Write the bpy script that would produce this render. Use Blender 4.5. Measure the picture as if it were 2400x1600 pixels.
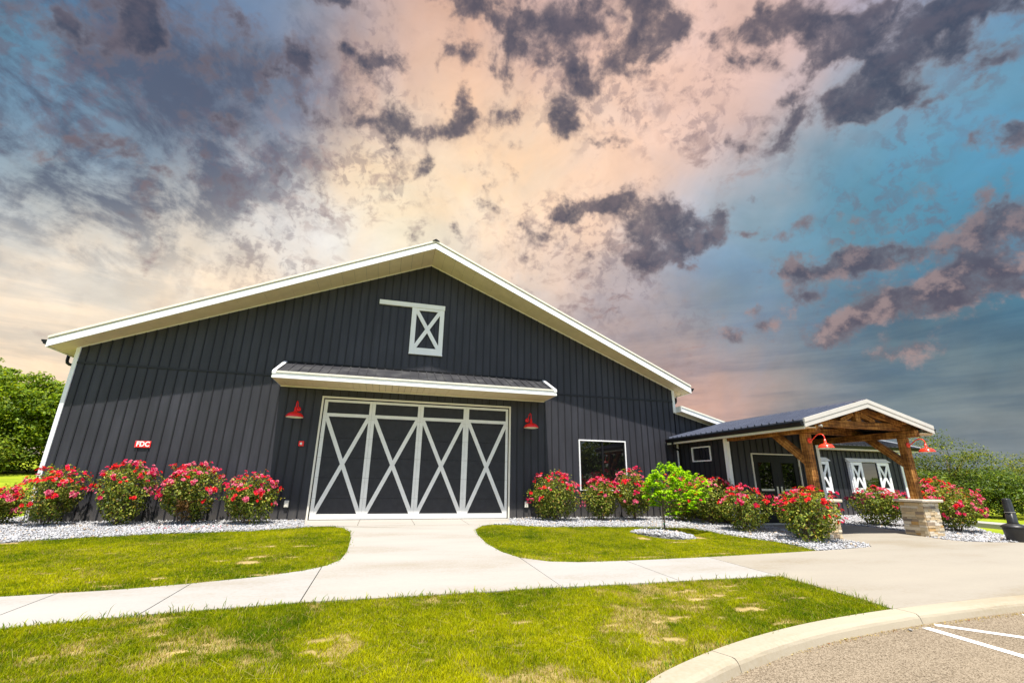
import bpy, bmesh, math, random
import numpy as np
from mathutils import Vector, Matrix

for o in list(bpy.data.objects):
    bpy.data.objects.remove(o, do_unlink=True)
SC = bpy.context.scene
COL = SC.collection
R = math.radians
random.seed(7)
rng = np.random.default_rng(7)

# ------------------------------------------------------------------ camera
cam_d = bpy.data.cameras.new("camera")
cam_d.sensor_width = 36.0
cam_d.lens = 15.723
cam_d.clip_end = 3000
cam = bpy.data.objects.new("camera", cam_d)
COL.objects.link(cam)
yaw, pit, rol = R(15.364), R(17.32), R(0.761)
fw = Vector((math.sin(yaw)*math.cos(pit), math.cos(yaw)*math.cos(pit), math.sin(pit)))
r0 = Vector((math.cos(yaw), -math.sin(yaw), 0)); u0 = r0.cross(fw)
ri = r0*math.cos(rol)+u0*math.sin(rol); up = u0*math.cos(rol)-r0*math.sin(rol)
m = Matrix((ri, up, -fw)).transposed().to_4x4(); m.translation = (2.072, -15.439, 1.189)
cam.matrix_world = m
SC.camera = cam

# ------------------------------------------------------------------ light and sky
SUN = Vector((-0.05, -0.345, 1.0)).normalized()
sun_d = bpy.data.lights.new("sun", 'SUN')
sun_d.energy = 4.8; sun_d.angle = R(0.53); sun_d.color = (1.0, 0.945, 0.86)
sun = bpy.data.objects.new("sun", sun_d); COL.objects.link(sun)
sun.rotation_euler = (-SUN).to_track_quat('-Z', 'Y').to_euler()
SC.view_settings.view_transform = 'Standard'
SC.view_settings.look = 'None'
SC.view_settings.exposure = 0.85
SC.view_settings.gamma = 1.0
SC.view_settings.use_curve_mapping = False
SKYGAIN = 0.58

# sky colours by world direction (x, y, z, r, g, b) and the dark cumulus of that evening
PAL=[
(-0.524,0.619,0.585,0.061,0.223,0.376),
(-0.400,0.640,0.656,0.098,0.144,0.238),
(-0.369,0.722,0.585,0.168,0.202,0.279),
(-0.290,0.705,0.647,0.156,0.175,0.254),
(-0.506,0.718,0.477,0.168,0.254,0.352),
(-0.436,0.709,0.554,0.127,0.181,0.270),
(-0.423,0.896,0.136,0.776,0.617,0.491),
(-0.249,0.938,0.240,0.839,0.730,0.617),
(-0.100,0.932,0.347,0.871,0.776,0.631),
(0.084,0.943,0.322,0.855,0.716,0.565),
(0.284,0.940,0.189,0.753,0.578,0.456),
(0.103,0.990,0.092,0.716,0.552,0.434),
(-0.224,0.974,0.037,0.658,0.527,0.434),
(0.420,0.902,0.096,0.578,0.402,0.328),
(0.606,0.794,0.050,0.456,0.305,0.262),
(0.766,0.637,0.085,0.205,0.262,0.305),
(0.668,0.621,0.410,0.188,0.305,0.402),
(0.359,0.726,0.587,0.939,0.687,0.515),
(0.047,0.690,0.723,0.761,0.503,0.371),
(0.129,0.744,0.656,0.973,0.672,0.445),
(-0.534,0.664,0.522,0.107,0.287,0.434),
(-0.486,0.627,0.609,0.089,0.223,0.371),
(-0.338,0.705,0.623,0.162,0.216,0.305),
(-0.517,0.704,0.487,0.127,0.262,0.392),
(-0.497,0.758,0.422,0.413,0.527,0.617),
(-0.407,0.683,0.606,0.089,0.138,0.231),
(-0.263,0.670,0.694,0.138,0.181,0.270),
(-0.248,0.634,0.733,0.162,0.283,0.429),
(-0.090,0.678,0.730,0.491,0.371,0.352),
(0.026,0.619,0.785,0.631,0.413,0.337),
(-0.046,0.730,0.682,0.591,0.413,0.342),
(-0.462,0.725,0.511,0.195,0.287,0.381),
(-0.388,0.759,0.523,0.175,0.231,0.296),
(-0.528,0.733,0.429,0.392,0.515,0.610),
(-0.442,0.774,0.453,0.381,0.491,0.578),
(-0.300,0.804,0.513,0.578,0.552,0.552),
(-0.510,0.783,0.357,0.956,0.823,0.617),
(-0.460,0.826,0.325,0.939,0.776,0.591),
(-0.394,0.877,0.274,0.922,0.807,0.658),
(-0.360,0.843,0.399,0.973,0.855,0.687),
(-0.192,0.859,0.475,0.839,0.761,0.687),
(-0.527,0.811,0.256,0.922,0.730,0.565),
(-0.034,0.820,0.571,0.991,0.791,0.552),
(0.031,0.841,0.540,0.922,0.807,0.578),
(0.043,0.760,0.648,0.956,0.672,0.423),
(0.202,0.680,0.705,0.839,0.552,0.402),
(0.208,0.762,0.613,0.991,0.761,0.515),
(0.183,0.841,0.509,0.839,0.687,0.552),
(0.430,0.579,0.692,0.839,0.578,0.456),
(0.421,0.652,0.630,0.880,0.617,0.491),
(0.340,0.806,0.484,0.745,0.610,0.552),
(0.521,0.513,0.683,0.687,0.491,0.456),
(0.583,0.546,0.602,0.687,0.515,0.479),
(0.567,0.634,0.526,0.434,0.479,0.565),
(0.647,0.569,0.508,0.162,0.361,0.515),
(0.742,0.449,0.498,0.102,0.296,0.445),
(0.786,0.349,0.511,0.089,0.287,0.456),
(0.802,0.294,0.520,0.093,0.296,0.456),
(0.728,0.530,0.435,0.112,0.287,0.413),
(0.820,0.392,0.417,0.084,0.254,0.392),
(0.654,0.373,0.658,0.479,0.392,0.445),
(0.758,0.283,0.588,0.156,0.296,0.456),
(0.484,0.795,0.365,0.402,0.352,0.376),
(0.602,0.750,0.275,0.305,0.283,0.314),
(0.652,0.670,0.356,0.162,0.254,0.342),
(0.761,0.597,0.254,0.102,0.171,0.246),
(0.857,0.457,0.236,0.061,0.138,0.223),
(0.865,0.401,0.302,0.061,0.181,0.305),
(0.890,0.435,0.136,0.070,0.127,0.188),
(0.876,0.472,0.104,0.181,0.270,0.314),
(0.890,0.453,0.042,0.305,0.305,0.332),
(0.621,0.768,0.157,0.672,0.381,0.287),
(0.536,0.813,0.229,0.413,0.352,0.371),
(-0.545,0.823,0.161,0.761,0.617,0.491),
(-0.502,0.849,0.164,0.956,0.807,0.578),
(0.210,0.572,0.793,0.610,0.413,0.376),
(0.700,0.684,0.203,0.262,0.270,0.314),
]
BLOB=[
(0.250,0.565,0.787,9.64,-3.33,-0.67,4.18,10.82,-9.10,1.10),
(0.412,0.506,0.757,9.91,-7.17,-0.60,13.40,11.08,-14.70,1.15),
(0.302,0.621,0.723,7.70,-5.93,1.87,17.62,11.10,-16.90,1.00),
(0.168,0.612,0.773,10.74,-7.92,3.93,17.68,11.04,-12.59,0.75),
(0.107,0.586,0.803,14.65,-3.68,0.73,6.32,25.68,-19.56,0.80),
(0.080,0.645,0.760,25.23,-5.53,2.04,6.74,31.53,-27.49,0.80),
(0.010,0.744,0.668,18.91,-2.61,2.63,3.06,19.14,-21.35,0.90),
(-0.039,0.759,0.650,22.53,2.85,-1.99,-4.55,10.53,-12.56,0.90),
(0.098,0.726,0.681,14.68,-5.68,3.95,12.75,17.61,-20.61,0.90),
(0.169,0.690,0.704,16.99,-15.77,11.37,29.39,11.52,-18.33,0.90),
(-0.161,0.744,0.648,24.73,-0.29,6.48,1.29,32.87,-37.38,0.80),
(-0.085,0.743,0.664,19.76,-1.38,4.07,2.37,25.96,-28.77,0.85),
(-0.320,0.735,0.597,34.62,4.20,13.36,-2.20,37.67,-47.55,0.80),
(-0.198,0.679,0.707,39.51,-0.95,11.97,-0.53,45.68,-44.05,0.70),
(-0.127,0.672,0.730,25.36,-1.95,6.23,2.20,54.11,-49.43,0.75),
(-0.073,0.682,0.728,26.28,-2.84,5.30,3.84,44.37,-41.18,0.70),
(0.088,0.682,0.727,50.69,7.23,-12.91,-13.66,23.72,-20.59,0.75),
(0.031,0.791,0.611,18.69,-9.39,11.21,24.84,18.40,-25.06,0.75),
(-0.152,0.783,0.604,14.52,5.22,-3.11,-10.88,12.65,-19.14,0.55),
(0.290,0.683,0.671,31.76,-2.28,-11.41,-5.09,16.75,-14.84,0.95),
(0.205,0.735,0.646,35.32,-10.09,0.27,6.62,21.98,-27.13,0.70),
(0.180,0.762,0.623,45.15,-11.70,1.28,9.77,34.85,-45.44,0.65),
(0.385,0.653,0.652,22.63,-10.27,-3.07,22.15,49.10,-62.31,0.70),
(-0.136,0.613,0.778,11.86,-1.20,3.02,0.84,43.01,-33.76,1.00),
(0.591,0.392,0.705,9.25,-4.53,-5.23,8.67,18.00,-17.28,1.00),
(0.552,0.409,0.727,16.97,-10.41,-7.03,14.63,19.10,-21.87,0.90),
(0.657,0.376,0.654,15.83,-6.45,-12.20,9.82,36.19,-30.71,0.95),
(0.695,0.310,0.648,8.50,-6.03,-6.24,14.80,18.78,-24.84,1.00),
(0.698,0.330,0.635,17.20,-7.57,-14.98,5.59,16.37,-14.64,0.90),
(0.625,0.398,0.672,17.75,-12.83,-8.91,17.22,20.99,-28.42,0.95),
(0.727,0.264,0.634,10.66,-9.32,-8.35,24.12,22.82,-37.15,0.90),
(0.525,0.482,0.701,13.95,-10.88,-2.97,19.86,18.07,-27.29,0.60),
(0.771,0.279,0.572,14.45,-20.44,-9.51,25.58,16.87,-42.71,0.80),
(0.738,0.322,0.593,17.02,-29.94,-4.92,25.48,10.80,-37.58,0.70),
(0.344,0.496,0.797,9.99,-4.17,-1.72,15.58,30.47,-25.70,0.80),
(0.684,0.413,0.601,10.14,-11.27,-3.80,12.06,9.32,-20.15,1.10),
(0.620,0.469,0.629,16.42,-13.81,-5.88,12.93,13.84,-23.04,1.00),
(0.723,0.391,0.569,13.13,-10.90,-9.21,17.64,26.76,-40.80,0.80),
(0.708,0.417,0.570,14.21,-13.05,-8.10,16.47,20.59,-35.53,0.85),
(0.595,0.537,0.598,7.17,-3.96,-3.57,5.23,16.14,-19.71,0.38),
(0.822,0.305,0.481,25.13,-32.65,-22.25,17.69,19.69,-42.68,0.70),
(0.773,0.315,0.551,29.50,-31.50,-23.34,40.41,43.03,-81.22,0.70),
(0.413,0.717,0.562,11.71,-9.84,3.94,23.27,11.19,-31.36,1.00),
(0.331,0.781,0.530,10.69,-7.41,4.23,22.06,11.43,-30.61,0.85),
(0.524,0.683,0.508,10.39,-9.59,2.17,8.45,4.50,-14.76,1.10),
(0.474,0.705,0.528,14.19,-11.87,3.11,14.85,8.56,-24.77,1.00),
(0.490,0.739,0.463,8.51,-6.10,0.74,12.93,11.56,-32.17,0.90),
(0.555,0.699,0.452,10.08,-8.80,1.23,9.87,6.76,-22.57,0.90),
(0.563,0.653,0.507,13.16,-5.51,-7.52,-2.13,31.13,-37.72,0.50),
(0.423,0.765,0.486,13.23,-9.63,3.63,21.60,12.44,-38.38,0.60),
(0.719,0.581,0.382,8.98,-10.38,-1.10,9.43,9.81,-32.64,1.05),
(0.767,0.521,0.376,10.74,-14.89,-1.27,7.81,6.89,-25.50,1.05),
(0.796,0.478,0.371,12.42,-15.86,-6.22,8.90,15.13,-38.59,1.00),
(0.735,0.591,0.332,11.36,-15.09,1.70,11.94,6.84,-38.57,0.90),
(0.853,0.375,0.363,6.82,-9.56,-6.16,3.65,7.14,-15.94,1.25),
(0.860,0.416,0.297,5.48,-8.25,-4.31,4.12,11.18,-27.60,1.15),
(0.796,0.526,0.299,6.50,-12.27,4.28,12.04,1.25,-34.25,1.05),
(0.771,0.574,0.277,10.40,-16.04,4.32,12.39,3.29,-41.36,1.00),
(0.756,0.607,0.246,11.10,-14.49,1.64,9.83,7.33,-48.27,0.85),
(0.833,0.507,0.222,10.06,-14.18,-5.34,1.95,13.10,-37.21,0.85),
(0.802,0.557,0.214,11.80,-15.79,-3.10,5.26,20.22,-72.38,0.60),
(0.837,0.470,0.282,9.62,-14.48,-4.42,4.57,10.07,-30.32,0.90),
(0.662,0.695,0.281,11.73,-10.35,-2.04,6.74,19.87,-65.04,0.75),
(0.689,0.658,0.303,14.07,-16.01,2.76,13.96,7.36,-47.68,0.80),
(0.672,0.663,0.330,22.48,-20.31,-5.01,11.82,28.45,-81.13,0.70),
(0.638,0.620,0.455,30.04,-24.56,-8.66,20.01,37.17,-78.68,0.75),
(0.585,0.635,0.505,43.04,-30.77,-11.12,12.38,23.07,-43.35,0.40),
(0.290,0.834,0.470,29.50,-9.98,-0.50,9.32,28.08,-55.63,0.50),
(-0.495,0.651,0.576,20.96,12.19,4.25,-8.48,12.15,-21.01,0.62),
(-0.522,0.609,0.597,15.91,3.41,10.43,-5.88,23.19,-28.80,0.60),
(-0.376,0.651,0.660,7.83,6.53,-1.97,-7.30,5.32,-9.42,0.50),
(-0.424,0.637,0.644,12.88,-6.27,14.70,7.83,10.50,-5.23,0.50),
(-0.286,0.647,0.707,15.79,-3.84,9.90,4.69,11.78,-8.89,0.62),
(-0.449,0.742,0.498,5.35,2.12,1.68,-5.61,19.10,-33.48,0.50),
(-0.461,0.788,0.408,8.06,2.97,3.39,-0.46,43.88,-85.13,0.40),
(-0.551,0.787,0.279,20.80,11.67,8.17,2.76,24.61,-63.98,0.30),
(-0.239,0.712,0.660,23.24,6.64,1.25,-5.77,10.38,-13.28,0.45),
(-0.511,0.834,0.209,22.79,14.02,-0.24,-1.57,19.58,-82.11,0.40),
]
ALTO=(-0.448,0.660,0.603)
GLOW=(0.266,0.733,0.626)


def build_world():
    w = bpy.data.worlds.new("World"); SC.world = w; w.use_nodes = True
    nt = w.node_tree; nt.nodes.clear(); N = nt.nodes; L = nt.links
    def math_(op, a, b=None, c=None, clamp=False):
        n = N.new('ShaderNodeMath'); n.operation = op; n.use_clamp = clamp
        for i, v in enumerate((a, b, c)):
            if v is None: continue
            if isinstance(v, (int, float)): n.inputs[i].default_value = v
            else: L.new(v, n.inputs[i])
        return n.outputs[0]
    def vec(op, a, b=None, c=None):
        n = N.new('ShaderNodeVectorMath'); n.operation = op
        for i, v in enumerate((a, b, c)):
            if v is None: continue
            if isinstance(v, (tuple, list)): n.inputs[i].default_value = v
            else: L.new(v, n.inputs[i])
        return n.outputs['Value'] if op in ('DOT_PRODUCT', 'LENGTH') else n.outputs['Vector']
    def noise(v, scale, detail, rough=.55, dist=0.0, col=False):
        n = N.new('ShaderNodeTexNoise'); L.new(v, n.inputs['Vector'])
        n.inputs['Scale'].default_value = scale; n.inputs['Detail'].default_value = detail
        n.inputs['Roughness'].default_value = rough; n.inputs['Distortion'].default_value = dist
        return n.outputs['Color'] if col else n.outputs['Fac']
    def mixc(f, a, b, mode='MIX'):
        n = N.new('ShaderNodeMix'); n.data_type = 'RGBA'; n.blend_type = mode
        for s, v in ((0, f), (6, a), (7, b)):
            if isinstance(v, (int, float)): n.inputs[s].default_value = v
            elif isinstance(v, tuple): n.inputs[s].default_value = (*v, 1)
            else: L.new(v, n.inputs[s])
        return n.outputs[2]
    def smooth(x, a, b):
        n = N.new('ShaderNodeMapRange'); n.interpolation_type = 'SMOOTHSTEP'
        L.new(x, n.inputs[0]); n.inputs[1].default_value = a; n.inputs[2].default_value = b
        return n.outputs[0]
    tc = N.new('ShaderNodeTexCoord'); d = vec('NORMALIZE', tc.outputs['Generated'])
    sep = N.new('ShaderNodeSeparateXYZ'); L.new(d, sep.inputs[0])
    # cloud-plane coordinates
    h = math_('ADD', math_('MAXIMUM', sep.outputs[2], 0.0), 0.16)
    q = vec('DIVIDE', d, None); L.new(h, q.node.inputs[1])
    # clear sky
    sky = N.new('ShaderNodeTexSky'); sky.sky_type = 'NISHITA'; sky.sun_disc = False
    sky.sun_elevation = math.asin(SUN.z); sky.sun_rotation = math.atan2(SUN.x, SUN.y)
    clear = vec('MULTIPLY', sky.outputs[0], (.112, .112, .112))
    wisp = noise(q, 1.3, 7, .6, .3)
    clear = mixc(math_('MULTIPLY', smooth(wisp, .48, .72), .6), clear, (.26, .25, .25))
    eps = 1.5e-3
    acc = None; ws = None
    dw = vec('MULTIPLY_ADD', noise(d, 5.0, 4, .6, 0, True), (.16, .16, .16), d)
    dw = vec('NORMALIZE', vec('SUBTRACT', dw, (.08, .08, .08)))
    for (x, y, z, r, g, b) in PAL:
        k = 140.0
        e = math_('EXPONENT', math_('MULTIPLY_ADD', vec('DOT_PRODUCT', dw, (x*k, y*k, z*k)), 1.0, -k))
        sc_ = vec('SCALE', (r*SKYGAIN, g*SKYGAIN, b*SKYGAIN)); L.new(e, sc_.node.inputs['Scale'])
        acc = sc_ if acc is None else vec('ADD', sc_, acc)
        ws = math_('ADD', e, eps if ws is None else ws)
    acc = vec('MULTIPLY_ADD', clear, (eps, eps, eps), acc)
    base = vec('DIVIDE', acc, None); L.new(ws, base.node.inputs[1])
    front = smooth(ws, .02, .3)
    # soft mottling of the high cloud sheet (drawn-out streaks)
    mp = N.new('ShaderNodeMapping'); L.new(q, mp.inputs[0])
    mp.inputs['Rotation'].default_value = (0, 0, R(38)); mp.inputs['Scale'].default_value = (1.3, 1.0, 1)
    st = math_('ADD', math_('MULTIPLY', noise(mp.outputs[0], 3.0, 8, .62, .5), .35), math_('MULTIPLY', noise(d, 6.5, 9, .62, .6), .65))
    mott = N.new('ShaderNodeMapRange'); L.new(st, mott.inputs[0])
    mott.inputs[1].default_value = .3; mott.inputs[2].default_value = .7
    mott.inputs[3].default_value = .88; mott.inputs[4].default_value = 1.20
    mo = mott.outputs[0]
    base = vec('MULTIPLY', base, mo)
    hue = noise(d, 3.2, 6, .6, .4)
    base = vec('MULTIPLY', base, mixc(smooth(hue, .35, .65), (1.07, 1.0, .93), (.94, 1.0, 1.07)))
    # broken sheet of darker altocumulus up on the left
    al = math_('ADD', math_('MULTIPLY', noise(mp.outputs[0], 4.6, 9, .64, .35), .55), math_('MULTIPLY', noise(d, 11.0, 9, .62, .4), .45))
    reg = smooth(vec('DOT_PRODUCT', d, ALTO), .925, .985)
    base = mixc(math_('MULTIPLY', math_('MULTIPLY', smooth(al, .43, .58), reg), .85), base, tuple(v*SKYGAIN for v in (.085, .105, .165)))
    # dark cumulus
    wn = noise(d, 9.0, 5, .6, 0, True)
    dd = vec('MULTIPLY_ADD', wn, (.10, .10, .10), d); dd = vec('SUBTRACT', dd, (.05, .05, .05))
    F = None
    for (x, y, z, ux, uy, uz, vx, vy, vz, a) in BLOB:
        u = vec('DOT_PRODUCT', vec('SUBTRACT', dd, (x, y, z)), (ux, uy, uz))
        v = vec('DOT_PRODUCT', vec('SUBTRACT', dd, (x, y, z)), (vx, vy, vz))
        s = math_('MULTIPLY_ADD', u, u, math_('MULTIPLY', v, v))
        e = math_('EXPONENT', math_('MULTIPLY', s, -1.25))
        F = math_('MULTIPLY_ADD', e, a, 0.0 if F is None else F)
    sc1 = math_('MULTIPLY', smooth(noise(d, 10.5, 4, .6, .3), .45, .66), smooth(sep.outputs[2], .22, .40))
    F = math_('MULTIPLY_ADD', sc1, .60, F)
    F = math_('MINIMUM', F, 1.2)
    F = math_('MULTIPLY', F, smooth(vec('DOT_PRODUCT', d, tuple(fw)), .1, .3))
    n1 = noise(d, 23.0, 10, .62, .15)
    dl = vec('ADD', d, (-.012, 0.0, .022)); n2 = noise(dl, 23.0, 5, .60, .15)
    dens = math_('MULTIPLY_ADD', n1, 2.5, math_('MULTIPLY_ADD', F, 1.12, -1.83))
    alpha = math_('MULTIPLY', smooth(dens, -.12, .60), .92)
    core = smooth(dens, .08, 1.0)
    lit = smooth(math_('SUBTRACT', n1, n2), -.05, .20)
    side = smooth(sep.outputs[2], .62, .22)          # lower clouds are paler and pinker
    dark = mixc(side, (.052, .064, .105), (.105, .092, .125))
    edge = mixc(.55, base, (.30, .235, .25))
    cl = mixc(core, edge, dark)
    pale = mixc(side, (.155, .13, .16), (.46, .33, .31))
    cl = mixc(math_('MULTIPLY', lit, math_('MULTIPLY_ADD', side, .30, .42)), cl, pale)
    cl = vec('MULTIPLY', cl, (SKYGAIN,)*3)
    # thin scattered wisps over the bright part
    n3 = noise(mp.outputs[0], 11.0, 9, .62, .4)
    pres = smooth(vec('DOT_PRODUCT', d, GLOW), .80, .93)
    wa = math_('MULTIPLY', math_('MULTIPLY', smooth(n3, .52, .66), smooth(noise(d, 4.0, 3), .44, .60)), pres)
    base = mixc(math_('MULTIPLY', wa, .6), base, tuple(v*SKYGAIN for v in (.36, .25, .24)))
    # small rippled flakes of cloud, in patches
    n4 = noise(d, 44.0, 8, .60, .35)
    patch = smooth(noise(d, 4.2, 4, .6), .43, .60)
    fl = math_('MULTIPLY', smooth(n4, .46, .62), math_('MULTIPLY', patch, smooth(sep.outputs[2], .20, .42)))
    base = mixc(math_('MULTIPLY', fl, .75), base, mixc(.6, base, tuple(v*SKYGAIN for v in (.17, .135, .175))))
    # flat layered bands low over the horizon
    ms = N.new('ShaderNodeMapping'); L.new(d, ms.inputs[0]); ms.inputs['Scale'].default_value = (2.2, 2.2, 15.0)
    bd = noise(ms.outputs[0], 1.6, 8, .6, .5)
    bw = smooth(sep.outputs[2], .46, .16)
    base = mixc(math_('MULTIPLY', bw, .85), base, vec('MULTIPLY', base, mixc(smooth(bd, .36, .64), (.80, .83, .87), (1.22, 1.14, 1.04))))
    out = mixc(alpha, base, cl)
    # below the horizon: plain dim ground haze
    out = mixc(smooth(sep.outputs[2], .0, -.05), out, (.16, .15, .12))
    bg = N.new('ShaderNodeBackground'); L.new(out, bg.inputs[0]); bg.inputs[1].default_value = 1.0
    ow = N.new('ShaderNodeOutputWorld'); L.new(bg.outputs[0], ow.inputs[0])
    w.cycles.sampling_method = 'MANUAL'; w.cycles.sample_map_resolution = 512
build_world()

# ------------------------------------------------------------------ helpers
GS = 0.0175
def gz(x, y):
    """height of the ground: falls gently from the buildings towards the car park, rises behind the barn on the west side"""
    if y <= 0: return GS*max(y, -60)
    t = min(max((12-x)/14, 0), 1); t = t*t*(3-2*t)
    return .062*min(y, 60)*t

MATS = {}
def nt_mat(name):
    m = bpy.data.materials.new(name); m.use_nodes = True
    nt = m.node_tree; b = nt.nodes['Principled BSDF']
    MATS[name] = m
    return m, nt, b
def add_noise(nt, scale, detail=4, coord='Object', stretch=None, rough=.55):
    tc = nt.nodes.new('ShaderNodeTexCoord'); src = tc.outputs[coord]
    if stretch:
        mp = nt.nodes.new('ShaderNodeMapping'); mp.inputs['Scale'].default_value = stretch
        nt.links.new(src, mp.inputs[0]); src = mp.outputs[0]
    n = nt.nodes.new('ShaderNodeTexNoise'); n.inputs['Scale'].default_value = scale
    n.inputs['Detail'].default_value = detail; n.inputs['Roughness'].default_value = rough
    nt.links.new(src, n.inputs['Vector']); return n.outputs['Fac']
def ramp(nt, fac, stops):
    r = nt.nodes.new('ShaderNodeValToRGB'); nt.links.new(fac, r.inputs[0])
    e = r.color_ramp.elements
    while len(e) < len(stops): e.new(.5)
    for el, (p, c) in zip(e, stops): el.position = p; el.color = (*c, 1)
    return r.outputs[0]
def bump(nt, b, h, strength, dist):
    n = nt.nodes.new('ShaderNodeBump'); n.inputs['Strength'].default_value = strength
    n.inputs['Distance'].default_value = dist; nt.links.new(h, n.inputs['Height'])
    nt.links.new(n.outputs[0], b.inputs['Normal']); return n
def scale_c(c, k): return tuple(min(1, v*k) for v in c)
def simple(name, c, rough=.5, var=.12, scale=3.0, metal=0, spec=.5, coord='Object', stretch=None, bmp=0, bscale=60):
    m, nt, b = nt_mat(name)
    f = add_noise(nt, scale, 5, coord, stretch)
    nt.links.new(ramp(nt, f, [(.3, scale_c(c, 1-var)), (.7, scale_c(c, 1+var))]), b.inputs['Base Color'])
    b.inputs['Roughness'].default_value = rough; b.inputs['Metallic'].default_value = metal
    b.inputs['Specular IOR Level'].default_value = spec
    if bmp: bump(nt, b, add_noise(nt, bscale, 3, coord), bmp, .01)
    return m

# siding: dark charcoal steel with fine vertical flutes and a little dust
def siding_mat(name, c, axis=0):
    m, nt, b = nt_mat(name)
    tc = nt.nodes.new('ShaderNodeTexCoord')
    wv = nt.nodes.new('ShaderNodeTexWave'); wv.wave_type = 'BANDS'; wv.bands_direction = 'XY'[axis]
    wv.inputs['Scale'].default_value = 12.0; wv.inputs['Distortion'].default_value = 0.0
    nt.links.new(tc.outputs['Object'], wv.inputs['Vector'])
    n = add_noise(nt, 1.4, 6, 'Object', (1, 1, .35)); n2 = add_noise(nt, 9, 4, 'Object', (2.5, 2.5, .12))
    mx = nt.nodes.new('ShaderNodeMath'); mx.operation = 'MULTIPLY_ADD'; nt.links.new(n2, mx.inputs[0]); mx.inputs[1].default_value = .45; nt.links.new(n, mx.inputs[2])
    sp = nt.nodes.new('ShaderNodeSeparateXYZ'); nt.links.new(tc.outputs['Object'], sp.inputs[0])
    ds = nt.nodes.new('ShaderNodeMapRange'); nt.links.new(sp.outputs[2], ds.inputs[0])
    for i, v in ((1, .55), (2, .0), (3, 0.0), (4, .9)): ds.inputs[i].default_value = v
    dm = nt.nodes.new('ShaderNodeMath'); dm.operation = 'MULTIPLY'; nt.links.new(ds.outputs[0], dm.inputs[0]); nt.links.new(add_noise(nt, 3, 7, 'Object', (2.5, 2.5, 1), .7), dm.inputs[1])
    mc = nt.nodes.new('ShaderNodeMix'); mc.data_type = 'RGBA'; nt.links.new(dm.outputs[0], mc.inputs[0]); mc.inputs[7].default_value = (.16, .145, .125, 1)
    nt.links.new(ramp(nt, mx.outputs[0], [(.48, scale_c(c, .74)), (.72, c), (.98, scale_c(c, 1.45))]), mc.inputs[6])
    nt.links.new(mc.outputs[2], b.inputs['Base Color'])
    b.inputs['Roughness'].default_value = .52; b.inputs['Specular IOR Level'].default_value = .35
    bump(nt, b, wv.outputs['Fac'], .45, .005)
    return m
SIDING = siding_mat('charcoal_siding', (.0315, .0315, .0395))
SIDING_SHADED_Y = siding_mat('charcoal_siding_shaded_side', (.024, .024, .030), 1)  # same siding, with the shade of the side walls put into a darker colour
BATTEN = simple('shade_dark_batten', (.014, .014, .018), .5, .1, 2, spec=.35)  # shadow gaps beside the battens painted in as a darker batten colour
BLACK = simple('black_metal', (.010, .010, .011), .42, .2, 5, spec=.2)
BLACK_PANEL = simple('black_door_panel', (.031, .031, .035), .6, .15, 6, bmp=.35, bscale=220, spec=.25)
WHITE_P = simple('porch_fascia_sheet', (.60, .57, .52), .45, .06, 2.5, bmp=.05, bscale=8)
WHITE = simple('white_trim', (.86, .86, .86), .42, .04, 2.5, bmp=.05, bscale=8)
CREAM = simple('cream_trim', (.78, .74, .64), .5, .05, 2.5)
GREYW = simple('pale_door_board', (.78, .77, .73), .55, .06, 4, bmp=.1, bscale=40)
SOFFIT = simple('cream_soffit', (.74, .62, .40), .6, .06, 3)
def roof_mat():
    m, nt, b = nt_mat('roof_metal')
    f = add_noise(nt, 2.2, 6); f2 = add_noise(nt, 20, 4, 'Object', (4, .35, 1))
    mx = nt.nodes.new('ShaderNodeMath'); mx.operation = 'MULTIPLY_ADD'; nt.links.new(f2, mx.inputs[0]); mx.inputs[1].default_value = .6; nt.links.new(f, mx.inputs[2])
    nt.links.new(ramp(nt, mx.outputs[0], [(.5, (.030, .030, .034)), (.8, (.050, .050, .056)), (1, (.10, .10, .10))]), b.inputs['Base Color'])
    b.inputs['Roughness'].default_value = .42; b.inputs['Metallic'].default_value = .25
    return m
ROOF = roof_mat()
RED = simple('red_enamel', (.84, .010, .012), .22, .08, 6)
ORANGE_RED = simple('orange_red_enamel', (.80, .050, .022), .22, .08, 6)
LAMPIN = simple('white_enamel', (.82, .80, .74), .4, .02)
SILVER = simple('brushed_steel', (.62, .61, .58), .35, .06, 8, metal=.6)
FOUND = simple('foundation_concrete', (.46, .43, .37), .85, .1, 5, bmp=.2)
def glass_mat(name='dark_glass', ior=1.75):
    m, nt, b = nt_mat(name)
    f = add_noise(nt, 1.1, 2)
    nt.links.new(ramp(nt, f, [(.3, (.003, .003, .004)), (.7, (.006, .006, .007))]), b.inputs['Base Color'])
    b.inputs['Roughness'].default_value = .015; b.inputs['IOR'].default_value = ior
    bump(nt, b, add_noise(nt, 1.6, 2), .03, .02)
    return m
GLASS = glass_mat(); GLASS_W = glass_mat('coated_glass', 2.3)
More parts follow.
